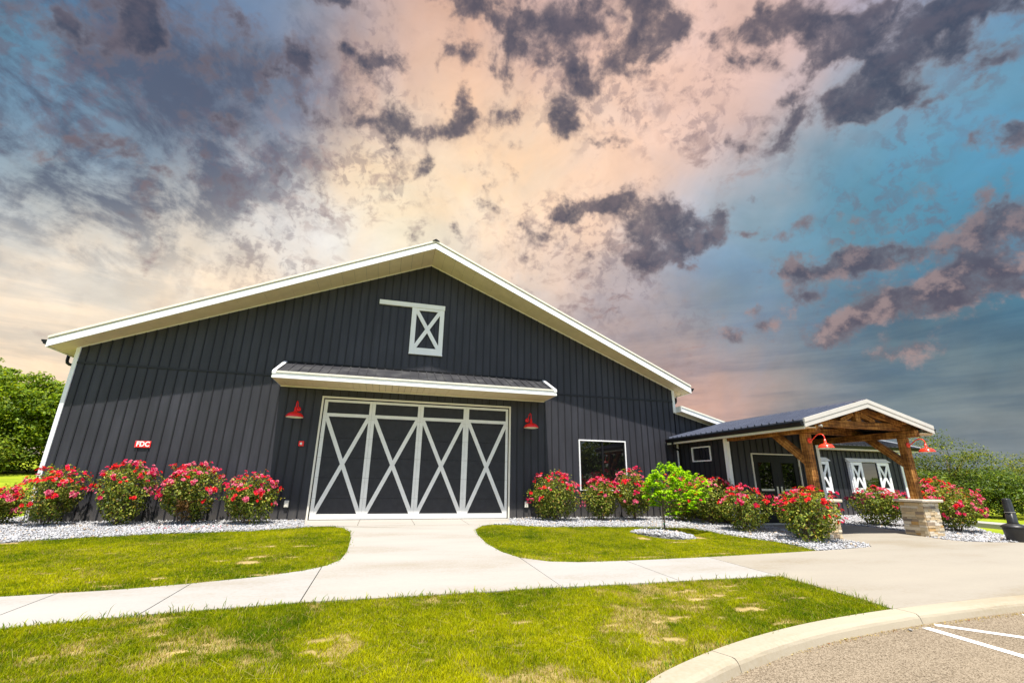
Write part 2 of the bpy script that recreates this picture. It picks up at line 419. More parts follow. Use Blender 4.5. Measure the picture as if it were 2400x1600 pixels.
def wood_mat():
    m, nt, b = nt_mat('rough_sawn_oak')
    g = add_noise(nt, 5.0, 7, 'Object', (.5, 7, 7), .65)
    s = add_noise(nt, 2.6, 4, 'Object', (8, 1.6, 1.6), .7)
    k = add_noise(nt, 2.2, 5, 'Object', (1, 1, 1))
    m1 = nt.nodes.new('ShaderNodeMath'); m1.operation = 'MULTIPLY_ADD'; nt.links.new(s, m1.inputs[0]); m1.inputs[1].default_value = .5; nt.links.new(g, m1.inputs[2])
    m2 = nt.nodes.new('ShaderNodeMath'); m2.operation = 'MULTIPLY_ADD'; nt.links.new(k, m2.inputs[0]); m2.inputs[1].default_value = .5; nt.links.new(m1.outputs[0], m2.inputs[2])
    c = ramp(nt, m2.outputs[0], [(.80, (.10, .036, .009)), (1.0, (.33, .140, .032)), (1.15, (.54, .27, .075)), (1.4, (.70, .45, .18))])
    # ramp positions are 0..1, so squeeze the sum
    sc = nt.nodes.new('ShaderNodeMapRange'); nt.links.new(m2.outputs[0], sc.inputs[0])
    sc.inputs[1].default_value = .75; sc.inputs[2].default_value = 1.5
    nt.links.remove(c.node.inputs[0].links[0]); nt.links.new(sc.outputs[0], c.node.inputs[0])
    for el, p_ in zip(c.node.color_ramp.elements, (.20, .45, .62, .92)): el.position = p_
    nt.links.new(c, b.inputs['Base Color']); b.inputs['Roughness'].default_value = .75
    b.inputs['Specular IOR Level'].default_value = .2
    bump(nt, b, m2.outputs[0], .5, .012)
    return m
WOOD = wood_mat()
def concrete_mat(name, c, joints=False):
    m, nt, b = nt_mat(name)
    f = add_noise(nt, .9, 8, 'Object', (.35, 1, 1), .6); f2 = add_noise(nt, 24, 5)
    mx = nt.nodes.new('ShaderNodeMath'); mx.operation = 'MULTIPLY_ADD'; nt.links.new(f2, mx.inputs[0]); mx.inputs[1].default_value = .35; nt.links.new(f, mx.inputs[2])
    nt.links.new(ramp(nt, mx.outputs[0], [(.45, (c[0]*.84, c[1]*.79, c[2]*.70)), (.66, c), (.9, (c[0]*1.09, c[1]*1.09, c[2]*1.08))]), b.inputs['Base Color'])
    b.inputs['Roughness'].default_value = .85; b.inputs['Specular IOR Level'].default_value = .2
    bump(nt, b, add_noise(nt, 90, 4), .25, .004)
    return m
CONC = concrete_mat('broom_finished_concrete', (.335, .313, .279))
CONC_W = concrete_mat('pale_concrete', (.335, .318, .292))
KERB = concrete_mat('kerb_concrete', (.36, .315, .235))
def asphalt_mat():
    m, nt, b = nt_mat('worn_asphalt')
    v = nt.nodes.new('ShaderNodeTexVoronoi'); v.inputs['Scale'].default_value = 120
    tc = nt.nodes.new('ShaderNodeTexCoord'); nt.links.new(tc.outputs['Object'], v.inputs['Vector'])
    sepc = nt.nodes.new('ShaderNodeSeparateColor'); nt.links.new(v.outputs['Color'], sepc.inputs[0])
    f = add_noise(nt, 1.3, 6)
    mx = nt.nodes.new('ShaderNodeMath'); mx.operation = 'MULTIPLY_ADD'; nt.links.new(f, mx.inputs[0]); mx.inputs[1].default_value = .5; nt.links.new(sepc.outputs[0], mx.inputs[2])
    nt.links.new(ramp(nt, mx.outputs[0], [(.15, (.06, .046, .030)), (.6, (.175, .136, .090)), (1, (.30, .245, .175))]), b.inputs['Base Color'])
    b.inputs['Roughness'].default_value = .9; b.inputs['Specular IOR Level'].default_value = .15
    bump(nt, b, v.outputs['Distance'], .6, .006)
    return m
ASPH = asphalt_mat()
PAINT = simple('road_paint', (.78, .77, .74), .7, .08, 30, bmp=.2)
def attr_mat(name, rough=.6, transl=0.0, tint=(1, 1, 1), spec=.25, attr='Col'):
    """colour from the mesh's own leaf/blade colours, with light passing through thin leaves"""
    m, nt, b = nt_mat(name)
    a = nt.nodes.new('ShaderNodeAttribute'); a.attribute_name = attr
    nt.links.new(a.outputs['Color'], b.inputs['Base Color'])
    b.inputs['Roughness'].default_value = rough; b.inputs['Specular IOR Level'].default_value = spec
    if transl:
        t = nt.nodes.new('ShaderNodeBsdfTranslucent'); mu = nt.nodes.new('ShaderNodeMix'); mu.data_type = 'RGBA'; mu.blend_type = 'MULTIPLY'
        mu.inputs[0].default_value = 1; nt.links.new(a.outputs['Color'], mu.inputs[6]); mu.inputs[7].default_value = (*tint, 1)
        nt.links.new(mu.outputs[2], t.inputs[0])
        mx = nt.nodes.new('ShaderNodeMixShader'); mx.inputs[0].default_value = transl
        nt.links.new(b.outputs[0], mx.inputs[1]); nt.links.new(t.outputs[0], mx.inputs[2])
        nt.links.new(mx.outputs[0], nt.nodes['Material Output'].inputs[0])
    return m
GRASS = attr_mat('grass_blades', .8, .45, (1.15, 1.08, .5), .08)
LEAF = attr_mat('leaves', .5, .40, (1.2, 1.12, .5), .25)
PETAL = attr_mat('petals', .6, .3, (1.1, .8, .8), .2)
BARK = simple('bark', (.12, .085, .055), .9, .35, 8, bmp=.5, bscale=30, stretch=(1, 1, .3))
PALEBARK = simple('pale_bark', (.30, .25, .18), .9, .25, 8)
STONE_COLS = [(.60, .49, .32), (.50, .38, .23), (.66, .57, .43), (.33, .25, .17), (.52, .31, .11), (.70, .62, .50), (.22, .18, .14), (.60, .45, .26)]
STONES = [simple('ledge_stone', c, .85, .22, 14, bmp=.6, bscale=45) for c in STONE_COLS]
CAPSTONE = simple('cap_stone', (.55, .48, .38), .85, .15, 9, bmp=.4)
MORTAR = simple('mortar', (.20, .17, .13), .9, .1)
GRAVEL = attr_mat('white_gravel', .8, 0, spec=.2)
GRAVEL_BED = simple('gravel_bed', (.26, .255, .25), .9, .45, 60, bmp=1, bscale=70)  # darker than the stones: shadow in the gaps between them put into the colour

def mesh_obj(name, verts, faces, mat, parent=None, smooth=False, loc=None):
    me = bpy.data.meshes.new(name); me.from_pydata([tuple(v) for v in verts], [], faces); me.update()
    if smooth: me.polygons.foreach_set('use_smooth', [True]*len(me.polygons))
    me.materials.append(mat)
    return link(name, me, parent, loc)
def link(name, me, parent=None, loc=None):
    o = bpy.data.objects.new(name, me); COL.objects.link(o)
    if parent: o.parent = parent
    if loc: o.location = loc
    return o
def thing(name, label, cat, loc=(0, 0, 0), rz=0, group=None):
    o = bpy.data.objects.new(name, None); COL.objects.link(o); o.location = loc; o.rotation_euler = (0, 0, rz)
    o.empty_display_size = .2
    return tag(o, label, cat, group)
def tag(o, label=None, cat=None, group=None, kind=None):
    if label: o['label'] = label
    if cat: o['category'] = cat
    if group: o['group'] = group
    if kind: o['kind'] = kind
    return o
def sub(name, parent):
    """a part that only gathers its own pieces"""
    o = bpy.data.objects.new(name, None); COL.objects.link(o); o.parent = parent; o.empty_display_size = .1
    return o
class MB:
    def __init__(s): s.v = []; s.f = []
    def prism(s, pts, y0, y1):
        """polygon of (x, z) points extruded from y0 to y1"""
        n = len(pts); b = len(s.v)
        s.v += [(x, y0, z) for x, z in pts]+[(x, y1, z) for x, z in pts]
        s.f += [tuple(range(b, b+n)), tuple(range(b+2*n-1, b+n-1, -1))]
        s.f += [(b+(i+1) % n, b+i, b+n+i, b+n+(i+1) % n) for i in range(n)]
        return s
    def prism_x(s, pts, x0, x1):
        n = len(pts); b = len(s.v)
        s.v += [(x0, y, z) for y, z in pts]+[(x1, y, z) for y, z in pts]
        s.f += [tuple(range(b, b+n)), tuple(range(b+2*n-1, b+n-1, -1))]
        s.f += [(b+(i+1) % n, b+i, b+n+i, b+n+(i+1) % n) for i in range(n)]
        return s
    def box(s, x0, x1, y0, y1, z0, z1):
        return s.prism([(x0, z0), (x1, z0), (x1, z1), (x0, z1)], y0, y1)
    def hull(s, a, b):
        """two quads / polygons of 3-D points joined into a closed block"""
        n = len(a); k = len(s.v); s.v += list(a)+list(b)
        s.f += [tuple(range(k, k+n)), tuple(range(k+2*n-1, k+n-1, -1))]
        s.f += [(k+(i+1) % n, k+i, k+n+i, k+n+(i+1) % n) for i in range(n)]
        return s
    def bar(s, p, q, w, t, side):
        """rectangular bar from p to q; w across `side`, t along the third direction"""
        p, q, side = Vector(p), Vector(q), Vector(side).normalized()
        ax = (q-p).normalized(); th = ax.cross(side).normalized()
        o = [(-w/2, -t/2), (w/2, -t/2), (w/2, t/2), (-w/2, t/2)]
        return s.hull([p+side*a+th*b for a, b in o], [q+side*a+th*b for a, b in o])
    def tube(s, pts, rad, n=10):
        pts = [Vector(p) for p in pts]; k = len(s.v); m = len(pts)
        rad = rad if isinstance(rad, (list, tuple)) else [rad]*m
        t0 = (pts[1]-pts[0]).normalized(); ref = t0.orthogonal().normalized()
        for i, p in enumerate(pts):
            t = (pts[min(i+1, m-1)]-pts[max(i-1, 0)]).normalized()
            ref = (ref-t*ref.dot(t)).normalized(); b2 = t.cross(ref)
            for j in range(n):
                a = 2*math.pi*j/n; s.v.append(p+(ref*math.cos(a)+b2*math.sin(a))*rad[i])
        for i in range(m-1):
            for j in range(n):
                a = k+i*n+j; b = k+i*n+(j+1) % n; s.f.append((a, b, b+n, a+n))
        s.f += [tuple(range(k+n-1, k-1, -1)), tuple(range(k+(m-1)*n, k+m*n))]
        return s
    def lathe(s, prof, c=(0, 0, 0), n=24, cap=True):
        k = len(s.v)
        for r_, z in prof:
            for j in range(n):
                a = 2*math.pi*j/n; s.v.append((c[0]+r_*math.cos(a), c[1]+r_*math.sin(a), c[2]+z))
        for i in range(len(prof)-1):
            for j in range(n):
                a = k+i*n+j; b = k+i*n+(j+1) % n; s.f.append((a, b, b+n, a+n))
        if cap: s.f += [tuple(range(k+n-1, k-1, -1)), tuple(range(k+(len(prof)-1)*n, k+len(prof)*n))]
        return s
    def out(s, name, mat, parent=None, smooth=False, bev=0, loc=None):
        o = mesh_obj(name, s.v, s.f, mat, parent, False, loc)
        bm = bmesh.new(); bm.from_mesh(o.data); bmesh.ops.recalc_face_normals(bm, faces=bm.faces)
        bm.to_mesh(o.data); bm.free()
        if smooth:
            o.data.polygons.foreach_set('use_smooth', [len(p.vertices) == 4 for p in o.data.polygons])
        if bev:
            b = o.modifiers.new('bevel', 'BEVEL'); b.width = bev; b.segments = 1; b.limit_method = 'ANGLE'; b.angle_limit = R(40)
        return o
def box(name, b, mat, parent=None, bev=0):
    return MB().box(*b).out(name, mat, parent, bev=bev)

def np_mesh(name, V, F, mat, C=None, parent=None, smooth=False):
    """V (n,3) float, F (m,k) int, C (n,3) per-vertex colour"""
    me = bpy.data.meshes.new(name); n, (mm, k) = len(V), F.shape
    me.vertices.add(n); me.vertices.foreach_set('co', np.ascontiguousarray(V, np.float32).ravel())
    me.loops.add(mm*k); me.loops.foreach_set('vertex_index', np.ascontiguousarray(F, np.int32).ravel())
    me.polygons.add(mm); me.polygons.foreach_set('loop_start', np.arange(0, mm*k, k, dtype=np.int32))
    me.polygons.foreach_set('loop_total', np.full(mm, k, np.int32))
    if C is not None:
        a = me.attributes.new('Col', 'FLOAT_COLOR', 'POINT')
        a.data.foreach_set('color', np.concatenate([C, np.ones((n, 1))], 1).astype(np.float32).ravel())
    me.update(calc_edges=True); me.validate()
    if smooth: me.polygons.foreach_set('use_smooth', np.ones(mm, bool))
    me.materials.append(mat)
    return link(name, me, parent)

def vnoise(x, y, seed=0):
    """smooth 2-D value noise, 0..1"""
    xi, yi = np.floor(x).astype(int), np.floor(y).astype(int); fx, fy = x-xi, y-yi
    fx = fx*fx*(3-2*fx); fy = fy*fy*(3-2*fy)
    def hsh(a, b):
        v = np.sin(a*127.1+b*311.7+seed*74.7)*43758.5453; return v-np.floor(v)
    return (hsh(xi, yi)*(1-fx)+hsh(xi+1, yi)*fx)*(1-fy)+(hsh(xi, yi+1)*(1-fx)+hsh(xi+1, yi+1)*fx)*fy
def inside(px, py, poly):
    c = np.zeros(len(px), bool); n = len(poly)
    for i in range(n):
        (x1, y1), (x2, y2) = poly[i], poly[(i+1) % n]
        if y1 == y2: continue
        k = ((y1 > py) != (y2 > py)) & (px < (x2-x1)*(py-y1)/(y2-y1)+x1); c ^= k
    return c
def smooth_poly(pts, n=3, keep=()):
    """Chaikin corner cutting"""
    for _ in range(n):
        q = []
        for i in range(len(pts)):
            a, b = pts[i], pts[(i+1) % len(pts)]
            q += [(a[0]*.75+b[0]*.25, a[1]*.75+b[1]*.25), (a[0]*.25+b[0]*.75, a[1]*.25+b[1]*.75)]
        pts = q
    return pts
def ground_sheet(name, poly, dz, mat, thick=0.0, parent=None):
    bm = bmesh.new()
    vs = [bm.verts.new((x, y, gz(x, y)+dz)) for x, y in poly]
    f = bm.faces.new(vs); f.normal_update()
    if f.normal.z < 0: f.normal_flip()
    if thick:
        r_ = bmesh.ops.extrude_face_region(bm, geom=[f])
        for v in r_['geom']:
            if isinstance(v, bmesh.types.BMVert): v.co.z -= thick
        bmesh.ops.recalc_face_normals(bm, faces=bm.faces)
    bmesh.ops.triangulate(bm, faces=[g for g in bm.faces if len(g.verts) > 4])
    me = bpy.data.meshes.new(name); bm.to_mesh(me); bm.free(); me.materials.append(mat)
    return link(name, me, parent)
def roofp():
    m, nt, b = nt_mat('porch_roof_metal')
    f = add_noise(nt, 2.2, 6)
    nt.links.new(ramp(nt, f, [(.3, (.075, .082, .11)), (.7, (.11, .12, .155))]), b.inputs['Base Color'])  # reflected sky put into the base colour, bluer and paler than the charcoal metal
    b.inputs['Roughness'].default_value = .33; b.inputs['Metallic'].default_value = .45
    return m
ROOF_P = roofp()

# ================================================================== the ground
def gzv(x, y):
    t = np.clip((12-x)/14, 0, 1); t = t*t*(3-2*t)
    return np.where(y <= 0, GS*np.maximum(y, -60), .062*np.minimum(y, 60)*t)
def grid(name, xs, ys, dz, mat, cols=None, hole=None):
    X, Y = np.meshgrid(xs, ys); n, k = len(xs), len(ys)
    V = np.stack([X, Y, gzv(X, Y)+dz], -1).reshape(-1, 3)
    i = np.arange(n*k).reshape(k, n)
    F = np.stack([i[:-1, :-1], i[:-1, 1:], i[1:, 1:], i[1:, :-1]], -1).reshape(-1, 4)
    if hole:
        c = V[F].mean(1); F = F[~inside(c[:, 0], c[:, 1], hole)]
    C = None if cols is None else cols(V[:, 0], V[:, 1])
    return np_mesh(name, V, F, mat, C)
def far_grass_mat():
    m, nt, b = nt_mat('meadow')
    f = add_noise(nt, .35, 8, 'Object', None, .65); f2 = add_noise(nt, 7, 6, 'Object', None, .7)
    mx = nt.nodes.new('ShaderNodeMath'); mx.operation = 'MULTIPLY_ADD'; nt.links.new(f2, mx.inputs[0]); mx.inputs[1].default_value = .8; nt.links.new(f, mx.inputs[2])
    nt.links.new(ramp(nt, mx.outputs[0], [(.55, (.10, .15, .010)), (.8, (.20, .27, .012)), (1.0, (.30, .34, .02))]), b.inputs['Base Color'])
    b.inputs['Roughness'].default_value = .9; b.inputs['Specular IOR Level'].default_value = .1
    bump(nt, b, f2, .9, .05)
    return m
FARG = far_grass_mat()
ax = np.concatenate([np.linspace(-400, -40, 16), np.linspace(-36, 60, 60), np.linspace(70, 500, 18)])
ay = np.concatenate([np.linspace(-300, -40, 12), np.linspace(-36, 70, 70), np.linspace(80, 700, 22)])
tag(grid('ground', ax, ay, -.16, FARG), kind='structure')

BARE = [(5.54, -9.84, .16, .05), (6.42, -9.89, .20, .06), (5.75, -10.29, .24, .09), (6.3, -10.47, .20, .09), (4.85, -11.18, .20, .08), (4.44, -11.62, .15, .06),
        (6.58, -10.32, .16, .06), (6.27, -11.02, .16, .05), (5.15, -10.17, .10, .05), (-1.42, -8.2, .35, .06), (.18, -6.03, .22, .13), (.04, -4.91, .18, .16),
        (.38, -10.32, .13, .07), (.23, -10.06, .10, .05), (1.66, -10.5, .14, .06), (.10, -9.52, .14, .04), (.69, -4.91, .18, .10), (.10, -6.55, .20, .16),
        (.57, -7.57, .22, .08), (-4.75, -3.75, .4, .16), (-2.32, -6.93, .15, .06), (-2.14, -6.61, .10, .07), (.29, -10.58, .10, .05), (-.39, -6.32, .2, .06),
        (-1.1, -7.9, .2, .05), (3.6, -10.4, .14, .05), (2.7, -9.7, .12, .04), (5.0, -10.7, .13, .05), (9.0, -5.6, .5, .10), (8.35, -4.9, .18, .3), (9.9, -5.0, .2, .3), (6.9, -9.5, .2, .05),
        (7.0, -7.2, .4, .06), (5.5, -6.6, .25, .06), (8.8, -7.1, .3, .05), (6.1, -9.6, .3, .07), (4.3, -9.9, .2, .05), (6.0, -10.0, .22, .08), (5.35, -10.6, .18, .06)]
_r = random.Random(4)
THIN = [(_r.uniform(1.5, 7.9), _r.uniform(-11.4, -9.3), _r.uniform(.04, .11), _r.uniform(.02, .045)) for _ in range(48)]+[(_r.uniform(-1.2, 2), _r.uniform(-11, -9.8), _r.uniform(.05, .12), _r.uniform(.03, .05)) for _ in range(9)]+[(_r.uniform(-4, 1.2), _r.uniform(-8, -3), _r.uniform(.08, .2), _r.uniform(.04, .08)) for _ in range(14)]
def bare(x, y):
    """0..1: how far the turf has thinned to dry soil"""
    b = np.zeros(len(x)); w = (vnoise(x*9, y*9, 3)-.5)*1.1+(vnoise(x*22, y*22, 5)-.5)*.7
    p, q = x*.83+y*.56, y*.83-x*.56
    f = vnoise(p*1.3, q*1.3, 61)*.45+vnoise(q*3.7, p*3.7, 62)*.33+vnoise(p*10, q*10, 63)*.22
    b = np.clip((f-.555)*5.5, 0, .66)*np.clip((-7-y)/2.5+.55, .25, 1)
    for cx, cy, a, c in BARE+THIN:
        r = np.sqrt(((x-cx)/(a*.82))**2+((y-cy)/(c*.82))**2)
        b = np.maximum(b, np.clip(1.55-r+w, 0, 1))
    return b
def turf_tint(x, y):
    u, v = x*.83+y*.56, y*.83-x*.56; p, q = x*.47-y*.88, x*.88+y*.47
    w = u+(vnoise(p*1.7, q*1.7, 51)-.5)*1.1; z = v+(vnoise(p*1.7+7, q*1.7, 52)-.5)*1.1
    return vnoise(w*.8+3, z*.8, 1)*.34+vnoise(p*2.1+w, q*2.1, 2)*.28+vnoise(w*5.3, z*5.3, 4)*.2+vnoise(p*11, q*11, 6)*.18
def soil_cols(x, y):
    b = bare(x, y)[:, None]; g = turf_tint(x, y)[:, None]
    green = np.array([.045, .062, .006])*(1-g)+np.array([.13, .13, .014])*g
    straw = np.array([.36, .265, .115])*(.75+.5*vnoise(x*30, y*30, 9)[:, None])
    return green*(1-b)+straw*b
SOIL = attr_mat('lawn_soil', .95, 0, spec=.05)


lawn_left = [(-9, -4.9), (-7, -4.7), (-5.6, -4.2), (-4.68, -3.57), (-3.75, -3.11), (-2.65, -2.72), (-.99, -2.42), (-.1, -2.02), (.45, -1.68), (.86, -1.62), (1.2, -2.0), (1.45, -2.88), (1.54, -4.09),
             (1.58, -5.83), (1.53, -6.65), (1.36, -7.11), (1.06, -7.45), (.57, -7.75), (-.16, -8.02), (-.93, -8.22), (-2.0, -8.33), (-9, -8.4)]
lawn_right = [(4.98, -1.92), (5.35, -1.70), (5.9, -1.85), (6.78, -2.42), (8.03, -2.46), (9.51, -2.76), (10.37, -2.98), (10.95, -3.3), (10.98, -3.99), (10.95, -4.77), (11.1, -5.49), (11.28, -6.05), (11.25, -6.7),
              (11.02, -7.25), (9.6, -7.38), (8.37, -7.5), (6.48, -7.58), (5.5, -7.55), (5.0, -7.40), (4.62, -6.98), (4.42, -6.27), (4.37, -5.24), (4.45, -3.85), (4.6, -2.8)]
kin = [(2.3, -17.5), (2.42, -15.2), (2.75, -13.6), (3.3, -12.6), (4.05, -11.94), (4.34, -11.81), (4.67, -11.67), (4.99, -11.54), (5.25, -11.44), (5.64, -11.33), (6.04, -11.22), (6.47, -11.11), (7.01, -11.03),
       (7.58, -10.95), (8.03, -10.90), (9.39, -10.81), (10.57, -10.77), (13.5, -10.7), (16.5, -10.66), (30, -10.6)]
lawn_front = [(-9, -9.8), (-1.2, -9.62), (-.62, -9.47), (.2, -9.36), (1.3, -9.24), (3.1, -9.16), (5, -9.15), (8.18, -9.13), (8.1, -10.35), (8.0, -10.89)]+[(x, y) for x, y in reversed(kin[:15])]+[(-9, -17.5)]

walk = thing('walkway', None, None)
tag(walk, kind='structure')
g_ = .006
TH = .20
def slab(poly, mat=CONC, name='slab', dz=0.0): return ground_sheet(name, poly, dz, mat, TH, walk)
# left pavement, slab by slab
def up_edge(x):
    e = [(-9, -8.4), (-2.0, -8.33), (-.93, -8.22), (-.16, -8.02), (.57, -7.75), (1.06, -7.45), (1.3, -7.2)]
    for (a, b), (c, d) in zip(e, e[1:]):
        if a <= x <= c: return b+(d-b)*(x-a)/(c-a)
def lo_edge(x):
    e = [(-9, -9.8), (-1.2, -9.62), (-.62, -9.47), (.2, -9.36), (1.3, -9.24), (3.1, -9.16), (5, -9.15), (8.18, -9.13)]
    for (a, b), (c, d) in zip(e, e[1:]):
        if a <= x <= c: return b+(d-b)*(x-a)/(c-a)
cuts = [-8.9, -7.3, -5.8, -4.3, -2.9, -1.5, -.2, 1.3]
for a, b in zip(cuts, cuts[1:]):
    xs = np.linspace(a+g_, b-g_, 7)
    slab([(x, up_edge(x)) for x in xs]+[(x, lo_edge(x)) for x in xs[::-1]], CONC_W)
# approach to the barn door
left_curve = [(1.3+g_, -7.18), (1.36, -7.11), (1.53, -6.65), (1.58, -5.83), (1.54, -4.09), (1.45, -2.88), (1.2, -2.0), (.86, -1.62), (.6, -1.62)]
right_curve = [(4.95, -1.62), (4.98, -1.92), (4.6, -2.8), (4.45, -3.85), (4.37, -5.24), (4.42, -6.27), (4.6-g_, -6.95)]
slab(left_curve+right_curve+[(4.55, -9.15), (1.3+g_, -9.24)])
for a, b in ((-.02, 1.55), (1.55, 3.1), (3.1, 4.65), (4.65, 6.3)):
    pl = [(a+g_, -.005), (b-g_, -.005), (b-g_, -1.6), (a+g_, -1.6)]
    if a < 0: pl = [(a, -.005), (b-g_, -.005), (b-g_, -1.6), (.62, -1.6), (.42, -1.66), (.18, -1.46)]
    if b > 6: pl = [(a+g_, -.005), (6.28, -.005), (6.02, -1.25), (5.35, -1.68), (4.98, -1.9), (4.95, -1.6), (a+g_, -1.6)]
    slab(pl)
slab([(4.6+g_, -6.97), (5.0, -7.40), (5.5, -7.55), (6.38, -7.575), (6.38, -9.14), (4.55+g_, -9.15)], CONC_W)
slab([(6.38+g_*2, -7.577), (8.15-g_, -7.505), (8.15-g_, -9.13), (6.38+g_*2, -9.14)], CONC_W)
kseg = [(x, y+.012) for x, y in kin if x >= 8.0]
plaza = [(8.15+g_, -9.13), (8.15+g_, -7.505), (9.6, -7.38), (11.02, -7.25), (11.54, -7.2), (12.41, -7.08), (12.9, -6.99), (13.15, -6.75), (13.33, -6.35), (13.40, -5.95), (13.42, -5.3), (13.55, -4.6), (13.85, -2.71), (16.83, -2.71), (16.95, -2.9), (17.25, -3.6),
         (17.27, -4.04), (17.1, -4.9), (16.45, -5.3), (16.36, -5.95), (16.26, -6.35), (16.42, -6.68), (16.96, -6.89), (18, -7.1), (19, -7.25), (23.3, -7.4), (24.3, -7.4), (30, -7.4)]+list(reversed([(x, y) for x, y in kseg]))+[(8.1, -10.35)]
slab(plaza, concrete_mat('warm_concrete', (.295, .266, .217)))
tag(ground_sheet('path', [(24.3, -2.0), (23.4, -2.2), (23.35, -3.9), (23.3, -7.39), (24.3, -7.39), (24.5, -3.3)], -.004, CONC_W, .22), kind='structure')

# kerb, cast in lengths with open joints
kerb = thing('kerb', None, None); tag(kerb, kind='structure')
kp = []
for (a, b) in zip(kin, kin[1:]):
    n = max(2, int(math.dist(a, b)/.12)) if b[0] < 12 else 4
    kp += [(a[0]+(b[0]-a[0])*i/n, a[1]+(b[1]-a[1])*i/n) for i in range(n)]
kp.append(kin[-1]); kp = np.array(kp)
for _ in range(14): kp[1:-1] = kp[1:-1]*.5+(kp[:-2]+kp[2:])*.25
s_ = np.concatenate([[0], np.cumsum(np.hypot(*np.diff(kp, axis=0).T))])
def at_x(x): return float(np.interp(x, kp[20:, 0], s_[20:]))
jn = [0, at_x(4.985), at_x(8.06), at_x(11.2), at_x(14.3), at_x(17.4), at_x(20.5), s_[-1]]
jn.insert(1, jn[1]-3.1)
prof = [(0, 0), (.175, 0), (.205, -.006), (.225, -.022), (.237, -.045), (.27, -.16), (0, -.16)]
for a, b in zip(jn, jn[1:]):
    ss = np.linspace(a+.005, b-.005, max(4, int((b-a)/.15)))
    mb = MB(); rings = []
    for t in ss:
        x, y = np.interp(t, s_, kp[:, 0]), np.interp(t, s_, kp[:, 1])
        x2, y2 = np.interp(t+.05, s_, kp[:, 0]), np.interp(t+.05, s_, kp[:, 1]); x1, y1 = np.interp(t-.05, s_, kp[:, 0]), np.interp(t-.05, s_, kp[:, 1])
        tx, ty = x2-x1, y2-y1; l = math.hypot(tx, ty) or 1; nx, ny = ty/l, -tx/l
        rings.append([(x+nx*o, y+ny*o, gz(x, y)+.004+z+(random.uniform(-.003, .003) if 0 < i < 6 else 0)) for i, (o, z) in enumerate(prof)])
    k = len(prof)
    for r_ in rings: mb.v += r_
    for i in range(len(rings)-1):
        for j in range(k): mb.f.append((i*k+j, i*k+(j+1) % k, (i+1)*k+(j+1) % k, (i+1)*k+j))
    mb.f += [tuple(range(k)), tuple(range((len(rings)-1)*k, len(rings)*k))]
    mb.out('kerb_stone', KERB, kerb)
# lawn soil under the turf, stopping at the kerb
tag(grid('lawn', np.arange(-12, 13, .07), np.arange(-15.5, .05, .07), -.022, SOIL, soil_cols, [(x+.0, y-.08) for x, y in kp]+[(30, -60), (0, -60), (0, -17.4)]), kind='structure')
# car park
outer = []
for i in range(0, len(kp), 4):
    x, y = kp[i]; x2, y2 = kp[min(i+3, len(kp)-1)]; x1, y1 = kp[max(i-3, 0)]
    tx, ty = x2-x1, y2-y1; l = math.hypot(tx, ty); outer.append((x+ty/l*.20, y-tx/l*.20))
tag(ground_sheet('car_park', outer+[(30, -60), (0, -60), (0, -17.4)], -.092, ASPH), kind='structure')
def stripe(name, pts): return tag(ground_sheet(name, pts, -.088, PAINT), kind='structure')
def strip(a, b, w):
    dx, dy = b[0]-a[0], b[1]-a[1]; l = math.hypot(dx, dy); nx, ny = -dy/l*w/2, dx/l*w/2
    return [(a[0]+nx, a[1]+ny), (b[0]+nx, b[1]+ny), (b[0]-nx, b[1]-ny), (a[0]-nx, a[1]-ny)]
stripe('road_marking', strip((7.97, -11.25), (7.94, -13.2), .105))
stripe('road_marking', strip((8.19, -11.2), (9.12, -12.22), .095))
stripe('road_marking', strip((9.74, -11.16), (11.6, -13.2), .095))

# planting beds of white stone
bed_left = [(-12, 1.0), (-6.80, 1.0), (-6.80, 0.02), (-.03, 0.02), (.17, -1.46), (.40, -1.67), (-.1, -2.02), (-.99, -2.42), (-2.65, -2.72), (-3.75, -3.11), (-4.68, -3.57), (-5.6, -4.2), (-7, -4.7), (-9, -4.9), (-12, -4.9)]
bed_right = [(6.29, .02), (13.0, .02), (13.0, -2.69), (13.84, -2.71), (13.54, -4.6), (13.41, -5.3), (13.39, -5.95), (13.32, -6.35), (13.14, -6.75), (12.9, -6.98), (12.41, -7.07), (11.54, -7.19), (11.02, -7.25),
             (11.25, -6.7), (11.28, -6.05), (11.1, -5.49), (10.95, -4.77), (10.98, -3.99), (10.95, -3.3), (10.37, -2.98), (9.51, -2.76), (8.03, -2.46), (6.78, -2.42), (5.9, -1.85), (5.35, -1.70), (6.02, -1.26)]
bed_wing = [(16.86, -.03), (25, -.03), (25, -1.2), (22, -3.4), (20.3, -4.9), (19.3, -5.8), (21, -6.2), (24, -6.7), (24, -7.39), (23.3, -7.39), (19, -7.24), (18, -7.09), (16.96, -6.88), (16.42, -6.67), (16.27, -6.35), (16.37, -5.95), (16.46, -5.3), (17.11, -4.9),
            (17.28, -4.04), (17.26, -3.6), (16.96, -2.9), (16.85, -2.7)]
ring_bed = [(9.2+.50*math.cos(a)*1.0-.42*math.sin(a)*.75, -4.42+.42*math.cos(a)*.35+.85*math.sin(a)) for a in np.linspace(0, 2*math.pi, 28, endpoint=False)]
for nm, pl, dz in (('gravel_bed', bed_left, -.012), ('gravel_bed', bed_right, -.012), ('gravel_bed', bed_wing, -.012), ('gravel_bed', ring_bed, .0)):
    tag(ground_sheet(nm, pl, dz, GRAVEL_BED, .18), kind='structure')
